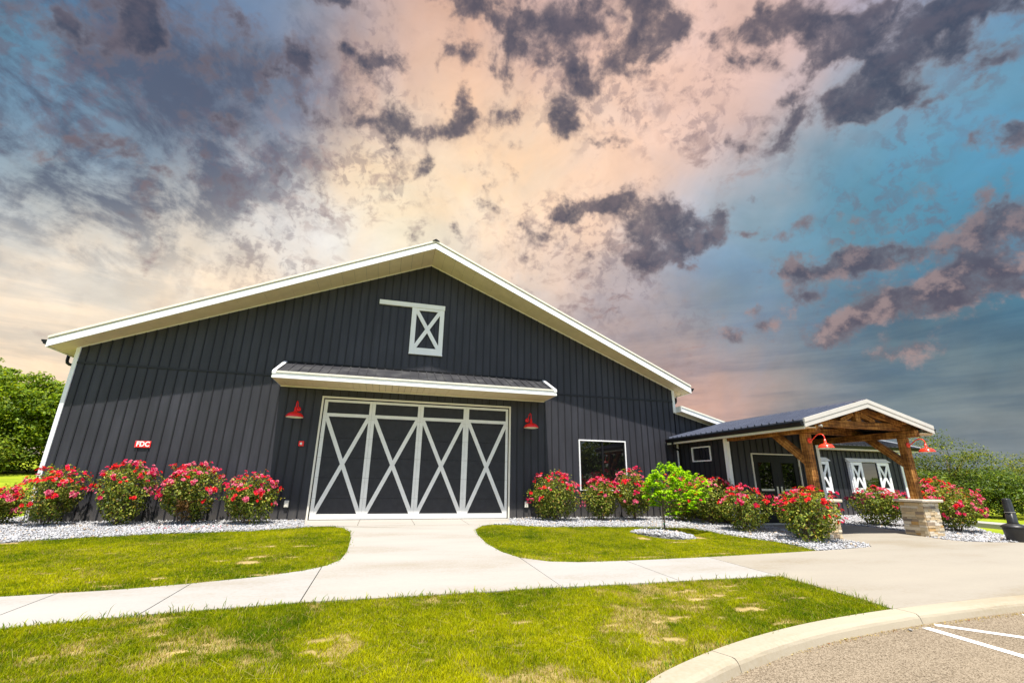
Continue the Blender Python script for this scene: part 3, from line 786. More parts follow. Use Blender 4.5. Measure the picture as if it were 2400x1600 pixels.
def pebbles(poly, dens, size, mound=None, n_max=60000):
    P = np.array(poly); lo, hi = P.min(0), P.max(0)
    n = int((hi-lo).prod()*dens); x = rng.uniform(lo[0], hi[0], n); y = rng.uniform(lo[1], hi[1], n)
    k = inside(x, y, poly); x, y = x[k][:n_max], y[k][:n_max]; n = len(x)
    z = gzv(x, y)-.012+rng.random(n)**2*.034
    if mound is not None: z = z+mound(x, y)
    oct_ = np.array([(1, 0, 0), (0, 1, 0), (-1, 0, 0), (0, -1, 0), (0, 0, 1), (0, 0, -.6)], float)
    f = np.array([(0, 1, 4), (1, 2, 4), (2, 3, 4), (3, 0, 4), (1, 0, 5), (2, 1, 5), (3, 2, 5), (0, 3, 5)])
    s = size*np.exp(rng.normal(0, .32, n)); jit = rng.uniform(.6, 1.3, (n, 6, 1))
    a = rng.uniform(0, 6.28, n); c, sn = np.cos(a), np.sin(a)
    v = oct_[None]*jit*s[:, None, None]; v[..., 0] *= 1.35; v[..., 2] *= .8
    X = v[..., 0]*c[:, None]-v[..., 1]*sn[:, None]+x[:, None]; Y = v[..., 0]*sn[:, None]+v[..., 1]*c[:, None]+y[:, None]; Z = v[..., 2]+rng.normal(0, .15, (n, 6))*s[:, None]+z[:, None]
    V = np.stack([X, Y, Z], -1).reshape(-1, 3); F = (f[None]+6*np.arange(n)[:, None, None]).reshape(-1, 3)
    t = rng.random(n); base = np.where((t < .82)[:, None], np.array([.41, .41, .42]), np.where((t < .93)[:, None], np.array([.33, .33, .32]), np.array([.40, .31, .22])))
    return V, F, np.repeat(base*rng.uniform(.8, 1.08, (n, 1)), 6, 0)
def gravel(label, poly, dens, size, **k):
    V, F, C = pebbles(poly, dens, size, **k); o = np_mesh('gravel', V, F, GRAVEL, C)
    return tag(o, label, 'gravel', kind='stuff')
gravel('white stone mulch in the bed under the left barn wall', [(max(x, -8.2), max(y, -4.4)) for x, y in bed_left], 950, .020)
gravel('white stone mulch in the bed between barn door and porch', bed_right, 850, .021)
gravel('white stone mulch in the bed under the shuttered windows', bed_wing, 600, .024)
gravel('white stone ring heaped around the young lime green tree', ring_bed, 1500, .022, mound=lambda x, y: .075*np.clip(1-((x-9.2)**2/.5+(y+4.42)**2/.9), 0, 1))
gravel('loose white chips scattered along the kerb gutter', [(7.4, -11.32), (8.2, -11.2), (8.3, -11.32), (7.5, -11.46)], 60, .009, mound=lambda x, y: -.085+0*x)

# ================================================================== barn
XL, XR, XA, ZA, S = -6.77, 13.07, 3.15, 8.858, .414
XEL, XER = -7.21, 13.51
OA, OE = 1.344, .566
ZG = 4.305
slope = lambda x: ZA-S*abs(x-XA)
over = lambda x: OA+(OE-OA)*abs(x-XA)/(XER-XA)
barn = thing('barn', 'charcoal board and batten barn with white gable trim and big crossbuck door', 'barn')
DOOR = (0.0, 6.3, -1, 3.734); WIN = (8.883, 10.788, .906, 2.675)
def spans(x0, x1, lo, hi, holes):
    """vertical runs (z0, z1) of a board column left over by the openings"""
    r = [(lo, hi)]
    for a, b, c, d in holes:
        if a < x1-1e-4 and b > x0+1e-4:
            n = []
            for p, q in r:
                if c > p: n.append((p, min(q, c)))
                if d < q: n.append((max(p, d), q))
            r = [(p, q) for p, q in n if q-p > .01]
    return r
def board_wall(parent, edges, zlo, zhi, holes, y0, mat, bmat, left=False, breaks=(), bw=.017, bt=.022, th=.02):
    for a, b in zip(edges, edges[1:]):
        cut = sorted({a, b, *[h for H in holes for h in H[:2] if a < h < b]})
        for p, q in zip(cut, cut[1:]):
            for z0, z1 in spans(p, q, zlo, 99, holes):
                tops = [q]+[k for k in breaks if p < k < q]+[p]
                pts = [(p, z0), (q, z0)]+[(t, min(z1, zhi(t))) for t in tops]
                if max(pt[1] for pt in pts[2:]) <= z0+.01: continue
                mb = MB(); (mb.prism_x(pts, y0, y0+th) if left else mb.prism(pts, y0, y0+th))
                mb.out('siding_board', mat, parent)
    for x in edges[1:-1]:
        for z0, z1 in spans(x-.002, x+.002, zlo, zhi(x), holes):
            if z1-z0 < .02: continue
            mb = MB(); (mb.prism_x([(x-bw, z0), (x+bw, z0), (x+bw, z1), (x-bw, z1)], y0-bt, y0-.0005) if left else mb.box(x-bw, x+bw, y0-bt, y0-.0005, z0, z1))
            mb.out('batten', bmat, parent)
PIT = .2615
edges = [XL+.06]+[e for e in np.arange(-6.53, 13.0, PIT)]+[XR-.06]
MB().prism([(XL+.02, -.1), (XR-.02, -.1), (XR-.02, slope(XR-.02)), (XA, ZA), (XL+.02, slope(XL+.02))], .085, .25).out('wall', BLACK, barn)
MB().box(XL+.02, XL+.2, .25, 30, -.1, slope(XL)).out('wall', SIDING_SHADED_Y, barn)
MB().box(XR-.2, XR-.02, .25, 30, -.1, slope(XR)).out('wall', SIDING_SHADED_Y, barn)
board_wall(barn, edges, .0, lambda x: ZG-.03, [DOOR, WIN], 0, SIDING, BATTEN)
board_wall(barn, edges, ZG+.03, lambda x: slope(x)-.002, [], 0, SIDING, BATTEN, breaks=(XA,))
box('belt_trim', (XL+.06, -1.28, -.03, .0, ZG-.03, ZG+.03), BATTEN, barn)
box('belt_trim', (7.57, XR-.06, -.03, .0, ZG-.03, ZG+.03), BATTEN, barn)
box('base_trim', (XL+.06, -.03, -.028, .0, -.06, .03), BATTEN, barn); box('base_trim', (6.33, XR, -.028, .0, -.06, .03), BATTEN, barn)
box('foundation', (XL+.03, -.03, -.02, .02, -.3, -.06), FOUND, barn); box('foundation', (6.33, XR, -.02, .02, -.3, -.06), FOUND, barn)
MB().prism([(XL-.03, -.04), (XL+.075, -.04), (XL+.075, slope(XL+.075)-.004), (XL-.03, slope(XL-.03)-.004)], -.036, .10).out('corner_trim', WHITE, barn, bev=.006)
MB().prism([(XR-.075, 3.86), (XR+.03, 3.86), (XR+.03, slope(XR+.03)-.004), (XR-.075, slope(XR-.075)-.004)], -.036, .10).out('corner_trim', WHITE, barn, bev=.006)
# gable roof with the ridge flying out further than the eaves
def rp(x, dz=0, d=0): return (x, -over(x)-d, slope(x)+dz)
for xe in (XEL, XER):
    sgn = 1 if xe > XA else -1
    MB().hull([rp(XA, .03, -.05), rp(xe, .03, -.05), rp(xe, .26, -.05), rp(XA, .26, -.05)], [rp(XA, 0, 0), rp(xe, 0, 0), rp(xe, .195, 0), rp(XA, .195, 0)]).out('fascia', WHITE, barn)
    MB().hull([rp(XA, .196, -.05), rp(xe, .196, -.05), rp(xe, .26, -.05), rp(XA, .26, -.05)], [rp(XA, .196, -.022), rp(xe, .196, -.022), rp(xe, .25, -.022), rp(XA, .25, -.022)]).out('fascia_reveal', SILVER, barn)
    MB().hull([rp(XA, .252, -.12), rp(xe, .252, -.12), rp(xe, .325, -.12), rp(XA, .325, -.12)], [rp(XA, .252, .022), rp(xe, .252, .022), rp(xe, .315, .022), rp(XA, .315, .022)]).out('rake_trim', CREAM, barn)
    # roof deck
    e2 = xe+.02*sgn
    MB().hull([(XA, -OA+.06, ZA+.26), (e2, -OE+.06, slope(e2)+.26), (e2, 30, slope(e2)+.26), (XA, 30, ZA+.26)],
              [(XA, -OA+.06, ZA+.31), (e2, -OE+.06, slope(e2)+.31), (e2, 30, slope(e2)+.31), (XA, 30, ZA+.31)]).out('roof', ROOF, barn)
    # soffit panels running from wall to fascia
    n = 28; wx = (xe-XA)/n
    for i in range(n):
        a, b = XA+wx*i+.003*sgn, XA+wx*(i+1)-.003*sgn
        za, zb = slope(a), slope(b)
        d = .004*(i % 2)
        MB().hull([(a, -over(a)+.05, za+.004+d), (b, -over(b)+.05, zb+.004+d), (b, -.002, zb+.004+d), (a, -.002, za+.004+d)],
                  [(a, -over(a)+.05, za+.016), (b, -over(b)+.05, zb+.016), (b, -.002, zb+.016), (a, -.002, za+.016)]).out('soffit_panel', SOFFIT, barn)
    xw = XL if sgn < 0 else XR
    MB().hull([(XA, -.03, ZA-.035), (xw, -.03, slope(xw)-.035), (xw, -.03, slope(xw)), (XA, -.03, ZA)], [(XA, 0, ZA-.035), (xw, 0, slope(xw)-.035), (xw, 0, slope(xw)), (XA, 0, ZA)]).out('soffit_channel', CREAM, barn)
    # boxed eave along the side wall
    z = slope(xe)
    MB().hull([(xw, .0, slope(xw)-.02), (xe, 0, z-.0), (xe, 0, z+.02), (xw, 0, slope(xw)+.02)], [(xw, 30, slope(xw)-.02), (xe, 30, z-.0), (xe, 30, z+.02), (xw, 30, slope(xw)+.02)]).out('eave_soffit', SOFFIT, barn)
    MB().box(min(xe, xe-.03*sgn), max(xe, xe-.03*sgn), -OE+.05, 30, z+.0, z+.24).out('eave_fascia', WHITE, barn)
    g0 = xe+.001*sgn
    gp = [(g0, z+.205), (g0, z+.07), (g0+.075*sgn, z+.085), (g0+.10*sgn, z+.13), (g0+.135*sgn, z+.16), (g0+.145*sgn, z+.205)]
    MB().prism(gp, -OE+.01, 30).out('gutter', BLACK, barn)
    px = xe+.06*sgn
    MB().tube([(px, .55, z+.10), (px, .55, z-.12), (px-.02*sgn, .55, z-.19), (px-.08*sgn, .55, z-.235), (xw+.09*sgn, .55, z-.30), (xw+.05*sgn, .55, z-.36), (xw+.05*sgn, .55, .1)], .042, 10).out('downspout', BLACK, barn, smooth=True)
MB().hull([(XA-.12, -OA-.03, ZA+.27), (XA+.12, -OA-.03, ZA+.27), (XA+.12, -OA-.03, ZA+.285), (XA, -OA-.03, ZA+.36), (XA-.12, -OA-.03, ZA+.285)], [(XA-.12, 30, ZA+.27), (XA+.12, 30, ZA+.27), (XA+.12, 30, ZA+.285), (XA, 30, ZA+.36), (XA-.12, 30, ZA+.285)]).out('ridge_cap', BLACK, barn)

# sectional door with crossbuck boards
gd = sub('garage_door', barn)
for i in range(6):
    z0, z1 = .012+i*.605, .012+(i+1)*.605
    box('door_section', (.085, 6.215, .035, .075, z0+.004, z1-.004), BLACK_PANEL, gd)
cols = [(.085, 1.57), (1.57, 3.14), (3.14, 4.70), (4.70, 6.215)]
def db(x0, x1, z0, z1, nm='stile', d=0.0):
    for k in range(6):   # the boards are cut where the sections fold
        a, b = max(z0, .012+k*.605+.002), min(z1, .012+(k+1)*.605-.002)
        if b-a > .02: box(nm, (x0, x1, .017-d, .0345, a, b), GREYW, gd)
for a, b in cols:
    db(a, a+.105, .012, 3.64); db(b-.085, b-.004, .012, 3.64)
    box('rail', (a+.107, b-.087, .017, .0345, .014, .165), GREYW, gd)
    box('rail', (a+.107, b-.087, .017, .0345, 3.10, 3.205), GREYW, gd)
    box('rail', (a+.107, b-.087, .017, .0345, 3.565, 3.64), GREYW, gd)
    x0, x1, z0, z1 = a+.107, b-.087, .167, 3.098; w = .065
    for flip in (0, 1):
        q = [(x0, z0), (x0+w, z0), (x1, z1-.15), (x1, z1), (x1-w, z1), (x0, z0+.15)]
        if flip: q = [(x0+x1-x, z) for x, z in q][::-1]
        MB().prism(q, .0185-.0015*flip, .0342).out('brace', GREYW, gd)
for b in ((0, .055, -.034, .035, .0, 3.734), (6.245, 6.3, -.034, .035, .0, 3.734), (.0555, 6.2445, -.034, .035, 3.68, 3.734)):
    box('door_trim', b, CREAM, barn, bev=.004)
# picture window
w1 = sub('window', barn)
x0, x1, z0, z1 = WIN; t = .045
for b in ((x0, x0+t, -.034, .03, z0, z1), (x1-t, x1, -.034, .03, z0, z1), (x0+t+.001, x1-t-.001, -.034, .03, z1-t, z1), (x0+t+.001, x1-t-.001, -.034, .03, z0, z0+t*.7)):
    box('frame', b, WHITE, w1, bev=.003)
xm = (x0+x1)/2
for b in ((x0+t+.001, x0+t+.045, -.01, .03, z0+.033, z1-t-.001), (x1-t-.045, x1-t-.001, -.01, .03, z0+.033, z1-t-.001), (xm-.035, xm+.035, -.01, .03, z0+.033, z1-t-.001)):
    box('sash', b, BLACK, w1)
for a, b in ((x0+.09, xm-.036), (xm+.036, x1-.09)): box('pane', (a+.001, b-.001, .014, .022, z0+.033, z1-t-.002), GLASS, w1)
# loft shutter and its track
ld = sub('loft_door', barn)
box('track', (1.44, 3.745, -.10, -.024, 7.085, 7.25), WHITE, ld, bev=.005)
X0, X1, Z0, Z1 = 2.58, 3.73, 5.36, 7.083
for b in ((X0, X0+.165, -.075, -.024, Z0+.05, Z1), (X1-.155, X1, -.075, -.024, Z0+.05, Z1), (X0+.166, X1-.156, -.075, -.024, Z1-.085, Z1), (X0+.166, X1-.156, -.075, -.024, Z0+.05, Z0+.245)):
    box('board', b, WHITE, ld, bev=.004)
box('board', (X0-.01, X1+.01, -.09, -.024, Z0, Z0+.048), WHITE, ld, bev=.004)
x0, x1, z0, z1 = X0+.166, X1-.156, Z0+.246, Z1-.086; w = .075
for flip in (0, 1):
    q = [(x0, z0), (x0+w, z0), (x1, z1-.13), (x1, z1), (x1-w, z1), (x0, z0+.13)]
    if flip: q = [(x0+x1-x, z) for x, z in q][::-1]
    MB().prism(q, -.070-.003*flip, -.028).out('brace', WHITE, ld)
# canopy over the big door
cp = sub('canopy', barn)
CX0, CX1, CD, CZ = -1.273, 7.558, 1.236, 3.99
CT = 4.77
box('fascia', (CX0-.02, CX1+.02, -CD-.025, -CD, CZ-.005, CZ+.155), WHITE, cp, bev=.004)
box('fascia_lip', (CX0-.02, CX1+.02, -CD-.045, -CD-.0255, CZ-.007, CZ+.055), WHITE, cp, bev=.004)
box('drip_edge', (CX0-.02, CX1+.02, -CD-.05, -CD+.02, CZ+.157, CZ+.205), CREAM, cp)
n = 44
for i in range(n):
    a, b = CX0+(CX1-CX0)*i/n, CX0+(CX1-CX0)*(i+1)/n
    box('soffit_panel', (a+.004, b-.004, -CD+.001, -.024, CZ+.002+.004*(i % 2), CZ+.02), SOFFIT, cp)
box('soffit_channel', (CX0+.0, CX1-.0, -.045, -.0235, CZ-.032, CZ+.001), CREAM, cp)
prof = lambda d: [(-CD-.03, CZ+.206+d), (-.023, CT-.02+d), (-.023, CT-.045+d), (-CD-.03, CZ+.18+d)]
ribs = np.arange(CX0+.10, CX1-.08, .2755)
for a, b in zip(ribs, ribs[1:]):
    MB().prism_x(prof(0), a+.003, b-.003).out('roof_panel', ROOF, cp)
for x in ribs: MB().prism_x([(y, z+(.03 if k < 2 else .026)) for k, (y, z) in enumerate(prof(0))], x-.014, x+.014).out('rib', ROOF, cp)
box('flashing', (CX0, CX1, -.06, -.0225, CT-.015, CT+.03), BLACK, cp)
for a, b in ((CX0-.022, CX0+.085), (CX1-.085, CX1+.022)):
    MB().prism_x([(-CD-.052, CZ+.2), (-.0235, CT+.02), (-.0235, CT-.06), (-CD-.052, CZ+.12)], a, b).out('end_trim', WHITE, cp)
    c, d = (CX0-.018, CX0-.0) if a < 0 else (CX1+.0, CX1+.018)
    MB().prism_x([(-CD-.02, CZ+.0), (-.024, CZ+.0), (-.024, CT-.062), (-CD-.02, CZ+.125)], c, d).out('end_panel', WHITE, cp)
# lean-to bay continuing the wall to the right
lt = sub('lean_to', barn)
lz = lambda x: 3.862-.272*(x-13.07)
LE = 16.6
MB().prism([(13.07, -.1), (LE, -.1), (LE, lz(LE)), (13.07, lz(13.07))], .085, .25).out('wall', BLACK, lt)
board_wall(lt, [13.06]+list(np.arange(13.06+.17, LE-.02, PIT))+[LE], -.02, lambda x: lz(x)-.002, [], 0, SIDING, BATTEN)
o_ = .42
MB().hull([(13.1, -o_, lz(13.1)), (LE+.3, -o_, lz(LE+.3)), (LE+.3, -o_, lz(LE+.3)+.16), (13.1, -o_, lz(13.1)+.16)], [(13.1, -o_+.03, lz(13.1)), (LE+.3, -o_+.03, lz(LE+.3)), (LE+.3, -o_+.03, lz(LE+.3)+.16), (13.1, -o_+.03, lz(13.1)+.16)]).out('fascia', WHITE, lt)
MB().hull([(13.09, -o_-.02, lz(13.1)+.162), (LE+.3, -o_-.02, lz(LE+.3)+.162), (LE+.3, -o_-.02, lz(LE+.3)+.225), (13.09, -o_-.02, lz(13.1)+.225)], [(13.09, 8, lz(13.1)+.162), (LE+.3, 8, lz(LE+.3)+.162), (LE+.3, 8, lz(LE+.3)+.2), (13.09, 8, lz(13.1)+.2)]).out('roof', CREAM, lt)
MB().hull([(13.1, -o_+.03, lz(13.1)+.006), (LE+.3, -o_+.03, lz(LE+.3)+.006), (LE+.3, -.001, lz(LE+.3)+.006), (13.1, -.001, lz(13.1)+.006)], [(13.1, -o_+.03, lz(13.1)+.02), (LE+.3, -o_+.03, lz(LE+.3)+.02), (LE+.3, -.001, lz(LE+.3)+.02), (13.1, -.001, lz(13.1)+.02)]).out('soffit', SOFFIT, lt)
MB().hull([(13.06, -.03, 3.83), (LE, -.03, lz(LE)-.035), (LE, -.03, lz(LE)), (13.06, -.03, 3.865)], [(13.06, 0, 3.83), (LE, 0, lz(LE)-.035), (LE, 0, lz(LE)), (13.06, 0, 3.865)]).out('soffit_channel', CREAM, lt)
box('return_trim', (13.075, 13.11, -o_, .0, lz(13.1), lz(13.1)+.2), WHITE, lt)

# ================================================================== side wing with shuttered windows
wing = thing('side_wing', 'low charcoal wing with white shuttered windows behind the porch', 'building', (0, 0, 0))
WX0, WX1 = 16.86, 24.6
MB().box(WX0, WX1, .085, 4.6, -.1, 2.64).out('wall', BLACK, wing)
wh = [(18.02, 20.22, .93, 2.2), (21.42, 23.6, .93, 2.2)]
board_wall(wing, [WX0]+list(np.arange(WX0+.2, WX1-.1, PIT))+[WX1], 0.0, lambda x: 2.62, [], 0, SIDING, BATTEN)
box('foundation', (WX0, WX1, -.02, .08, -.4, -.002), FOUND, wing)
box('corner_trim', (WX1-.08, WX1+.03, -.036, .1, 0, 2.60), WHITE, wing)
box('soffit', (WX0-.5, WX1+.62, -.44, -.003, 2.645, 2.665), SOFFIT, wing)
box('fascia', (WX0-.5, WX1+.62, -.47, -.441, 2.64, 2.81), CREAM, wing)
MB().prism_x([(-.471, 2.82), (-.471, 2.69), (-.55, 2.70), (-.575, 2.75), (-.60, 2.78), (-.605, 2.82)], WX0-.5, WX1+1.25).out('gutter', BLACK, wing)
wr = [(-.52, 2.835), (2.2, 3.60), (2.2, 3.55), (-.52, 2.80)]
we = np.linspace(WX0-.6, WX1+.62, 38)
for a, b in zip(we, we[1:]): MB().prism_x(wr, a+.002, b-.002).out('roof_panel', ROOF, wing)
for x in we[1:-1]: MB().prism_x([(y, z+(.025 if k < 2 else .03)) for k, (y, z) in enumerate(wr)], x-.016, x+.016).out('rib', ROOF, wing)
MB().prism_x([(2.2, 3.60), (5.0, 2.81), (5.0, 2.77), (2.2, 3.55)], WX0-.6, WX1+.62).out('roof', ROOF, wing)
MB().prism_x([(-.53, 2.87), (2.2, 3.64), (2.2, 3.44), (-.53, 2.66)], WX1+.621, WX1+.66).out('rake_trim', WHITE, wing)
MB().prism_x([(2.2, 3.64), (5.0, 2.86), (5.0, 2.66), (2.2, 3.44)], WX1+.621, WX1+.66).out('rake_trim', WHITE, wing)
MB().prism_x([(0, 2.64), (4.6, 2.64), (2.3, 3.5)], WX1-.05, WX1-.0).out('gable', BLACK, wing)
for (a, b, z0, z1) in wh:
    wn = sub('window', wing)
    P = -.15                                              # shutters stand proud on a boxed surround
    box('surround', (a-.04, b+.02, P+.025, -.024, z0, z1-.03), WHITE, wn)
    gl0, gl1 = a+.64, b-.68
    box('pane', (gl0+.03, gl1-.03, P+.018, P+.0245, z0+.05, z1-.08), GLASS_W, wn)
    for q in ((gl0+.001, gl0+.029, P-.002, P+.0248, z0+.001, z1-.05), (gl1-.029, gl1-.001, P-.002, P+.0248, z0+.001, z1-.05), (gl0+.03, gl1-.03, P-.002, P+.0248, z0+.001, z0+.049), (gl0+.03, gl1-.03, P-.002, P+.0248, z1-.079, z1-.05)):
        box('frame', q, BLACK, wn)
    box('sill', (a-.06, b+.04, P-.03, -.024, z0-.035, z0-.001), WHITE, wn)
    MB().prism_x([(P-.06, z1-.02), (-.024, z1+.13), (-.024, z1-.02)], a-.08, b+.10).out('head', WHITE, wn)
    for s0, s1 in ((a+.0, gl0-.003), (gl1+.003, b-.0)):
        box('shutter_back', (s0+.06, s1-.06, P+.012, P+.0247, z0+.06, z1-.10), BLACK, wn)
        for q in ((s0, s0+.11, P-.02, P+.0246, z0, z1-.045), (s1-.11, s1, P-.02, P+.0246, z0, z1-.045), (s0+.111, s1-.111, P-.02, P+.0246, z0, z0+.17), (s0+.111, s1-.111, P-.02, P+.0246, z1-.165, z1-.045)):
            box('shutter_board', q, WHITE, wn)
        x0, x1, y0, y1 = s0+.111, s1-.111, z0+.171, z1-.166; w = .045
        for flip in (0, 1):
            q = [(x0, y0), (x0+w, y0), (x1, y1-.13), (x1, y1), (x1-w, y1), (x0, y0+.13)]
            if flip: q = [(x0+x1-x, z) for x, z in q][::-1]
            MB().prism(q, P-.014-.003*flip, P+.0115).out('shutter_brace', WHITE, wn)

# ================================================================== entry porch
por = thing('entry_porch', 'timber framed entry porch with ribbed metal roof and black double doors', 'porch')
PX, PH, PG = 14.93, 2.335, -6.1
PA, PE = 3.47, 2.835
ps = (PA-PE)/PH
VX0, VX1, VY = 13.02, 16.84, -2.69
pz = lambda x: PA-ps*abs(x-PX)
# vestibule walls
MB().box(VX0+.10, VX1-.10, VY+.14, -.05, -.15, 2.66).out('wall', BLACK, por)
board_wall(por, [VY+.0]+[VY+.16+PIT*i for i in range(10)]+[-.024], -.02, lambda y: 2.66, [(-1.893, -.881, 1.941, 2.455)], VX0, SIDING_SHADED_Y, BATTEN, left=True)
board_wall(por, [VX0+.021]+[VX0+.17+PIT*i for i in range(14)]+[VX1], -.02, lambda x: pz(x)-.12, [(13.93, 15.915, -1, 2.19)], VY, SIDING, BATTEN, breaks=(PX,))
box('corner_trim', (VX0-.034, VX0+.085, VY-.034, VY-.023, -.02, 2.66), WHITE, por)
box('corner_trim', (VX0-.034, VX0-.023, VY-.0225, VY+.11, -.02, 2.66), WHITE, por)
box('corner_trim', (VX0-.036, VX0-.023, -.125, -.026, -.02, 2.66), WHITE, por)
box('corner_trim', (VX1-.10, VX1+.03, VY-.034, VY-.023, -.02, 2.66), WHITE, por)
# small side window
sw = sub('window', por)
a, b, c, d = -1.893, -.881, 1.941, 2.455; t = .04
for q in ((a, a+t, c, d), (b-t, b, c, d), (a+t+.001, b-t-.001, d-t, d), (a+t+.001, b-t-.001, c, c+t)):
    box('frame', (VX0-.032, VX0+.03, q[0], q[1], q[2], q[3]), WHITE, sw)
box('sash', (VX0+.004, VX0+.028, -1.42, -1.37, c+t+.001, d-t-.001), BLACK, sw)
for q in ((a+t+.001, -1.421), (-1.369, b-t-.001)): box('pane', (VX0+.012, VX0+.02, q[0], q[1], c+t+.001, d-t-.001), GLASS, sw)
# double doors
dd_ = sub('entry_door', por)
D0, D1, DZ = 13.93, 15.915, 2.19
for q in ((D0, D0+.035, -.02, DZ), (D1-.035, D1, -.02, DZ), (D0+.036, D1-.036, DZ-.035, DZ)):
    box('frame', (q[0], q[1], VY-.036, VY+.03, q[2], q[3]), CREAM, dd_)
box('jamb', (D0+.036, D1-.036, VY+.0, VY+.03, DZ-.10, DZ-.036), BLACK, dd_)
mid = (D0+D1)/2
for x0, x1, hg in ((D0+.037, mid-.003, 1), (mid+.003, D1-.037, -1)):
    z0, z1 = .0, DZ-.101
    gx0, gx1, gz0, gz1 = x0+.21, x1-.21, .99, 1.90
    for q in ((x0, gx0, z0, z1), (gx1, x1, z0, z1), (gx0+.0005, gx1-.0005, gz1, z1), (gx0+.0005, gx1-.0005, z0, gz0)):
        box('leaf', (q[0], q[1], VY+.002, VY+.045, q[2], q[3]), BLACK, dd_)
    box('pane', (gx0+.0006, gx1-.0006, VY+.016, VY+.026, gz0+.0005, gz1-.0005), GLASS, dd_)
    for q in ((gx0-.02, gx0-.001, gz0-.02, gz1+.02), (gx1+.001, gx1+.02, gz0-.02, gz1+.02)): box('bead', (q[0], q[1], VY-.008, VY+.0015, q[2], q[3]), BLACK, dd_)
    box('glass_rail', (gx0, gx1, VY-.004, VY+.0155, gz0+.001, gz0+.065), SILVER, dd_)
    hx = (x1-.085) if hg == 1 else (x0+.085)
    box('handle', (hx-.035, hx+.035, VY-.012, VY+.0015, .80, 1.13), SILVER, dd_)
    MB().tube([(hx, VY-.012, .90), (hx, VY-.055, .90), (hx+.10*(-1 if hg == 1 else 1)*-1*.6, VY-.06, .90)], .011, 8).out('lever', SILVER, dd_)
    hx2 = x0+.012 if hg == 1 else x1-.012
    for hz in (.35, 1.1, 1.85): box('hinge', (hx2-.008, hx2+.008, VY-.02, VY+.0015, hz-.055, hz+.055), SILVER, dd_)
    box('kick_plate', (x0+.04, x1-.04, VY-.004, VY+.0015, .03, .28), BLACK, dd_)
box('threshold', (D0, D1, VY-.05, VY+.06, -.08, -.002), FOUND, dd_)
# timber frame
def beam(name, p, q, w, t, side): 
    """timber whose own x axis runs along its length, so the grain follows it"""
    p, q = Vector(p), Vector(q); L_ = (q-p).length; ax = (q-p)/L_; sd = Vector(side); sd = (sd-ax*sd.dot(ax)).normalized(); th = ax.cross(sd)
    mb = MB(); nseg = max(2, int(L_/.22)); rows = []
    for i in range(nseg+1):
        rows.append([(L_*i/nseg, sy*w/2+random.uniform(-.004, .004)*(0 < i < nseg), sz*t/2+random.uniform(-.004, .004)*(0 < i < nseg)) for sy, sz in ((-1, -1), (1, -1), (1, 1), (-1, 1))])
    for r_ in rows: mb.v += r_
    for i in range(nseg):
        for j in range(4): mb.f.append((i*4+j, i*4+(j+1) % 4, i*4+4+(j+1) % 4, i*4+4+j))
    mb.f += [(0, 1, 2, 3), tuple(range(nseg*4+3, nseg*4-1, -1))]
    o = mb.out(name, WOOD, por, bev=.008)
    mtx = Matrix((ax, sd, th)).transposed().to_4x4(); mtx.translation = p; o.matrix_local = mtx
    return o
PY = -5.62                                                # post centre line
BX0, BX1 = 13.105, 16.70
for x in (BX0, BX1):
    beam('post', (x, PY, .845), (x, PY, 2.535), .20, .20, (1, 0, 0))
    beam('beam', (x, -6.04, 2.635), (x, VY-.04, 2.635), .17, .19, (1, 0, 0))
    beam('brace', (x, -5.56, 1.80), (x, -4.62, 2.60), .15, .20, (1, 0, 0))
for y in (-5.72, -4.1):
    beam('tie_beam', (BX0-.12, y, 2.825), (BX1+.12, y, 2.825), .15, .19, (0, 1, 0))
    beam('king_post', (PX, y, 2.92), (PX, y, 3.22), .15, .20, (0, 1, 0))
    for sg in (-1, 1):
        beam('rafter', (PX+sg*(PH-.12), y, PE-.06+.01), (PX+sg*.02, y, PA-.17), .15, .18, (0, 1, 0))
        beam('strut', (PX+sg*.62, y, 2.92), (PX+sg*.14, y, 3.14), .12, .13, (0, 1, 0))
for x in (PX-1.55, PX-.78, PX+.78, PX+1.55):
    beam('purlin', (x, PG+.12, pz(x)-.10), (x, VY-.01, pz(x)-.10), .10, .10, (1, 0, 0))
beam('ridge_beam', (PX, PG+.1, PA-.16), (PX, VY-.01, PA-.16), .12, .16, (1, 0, 0))
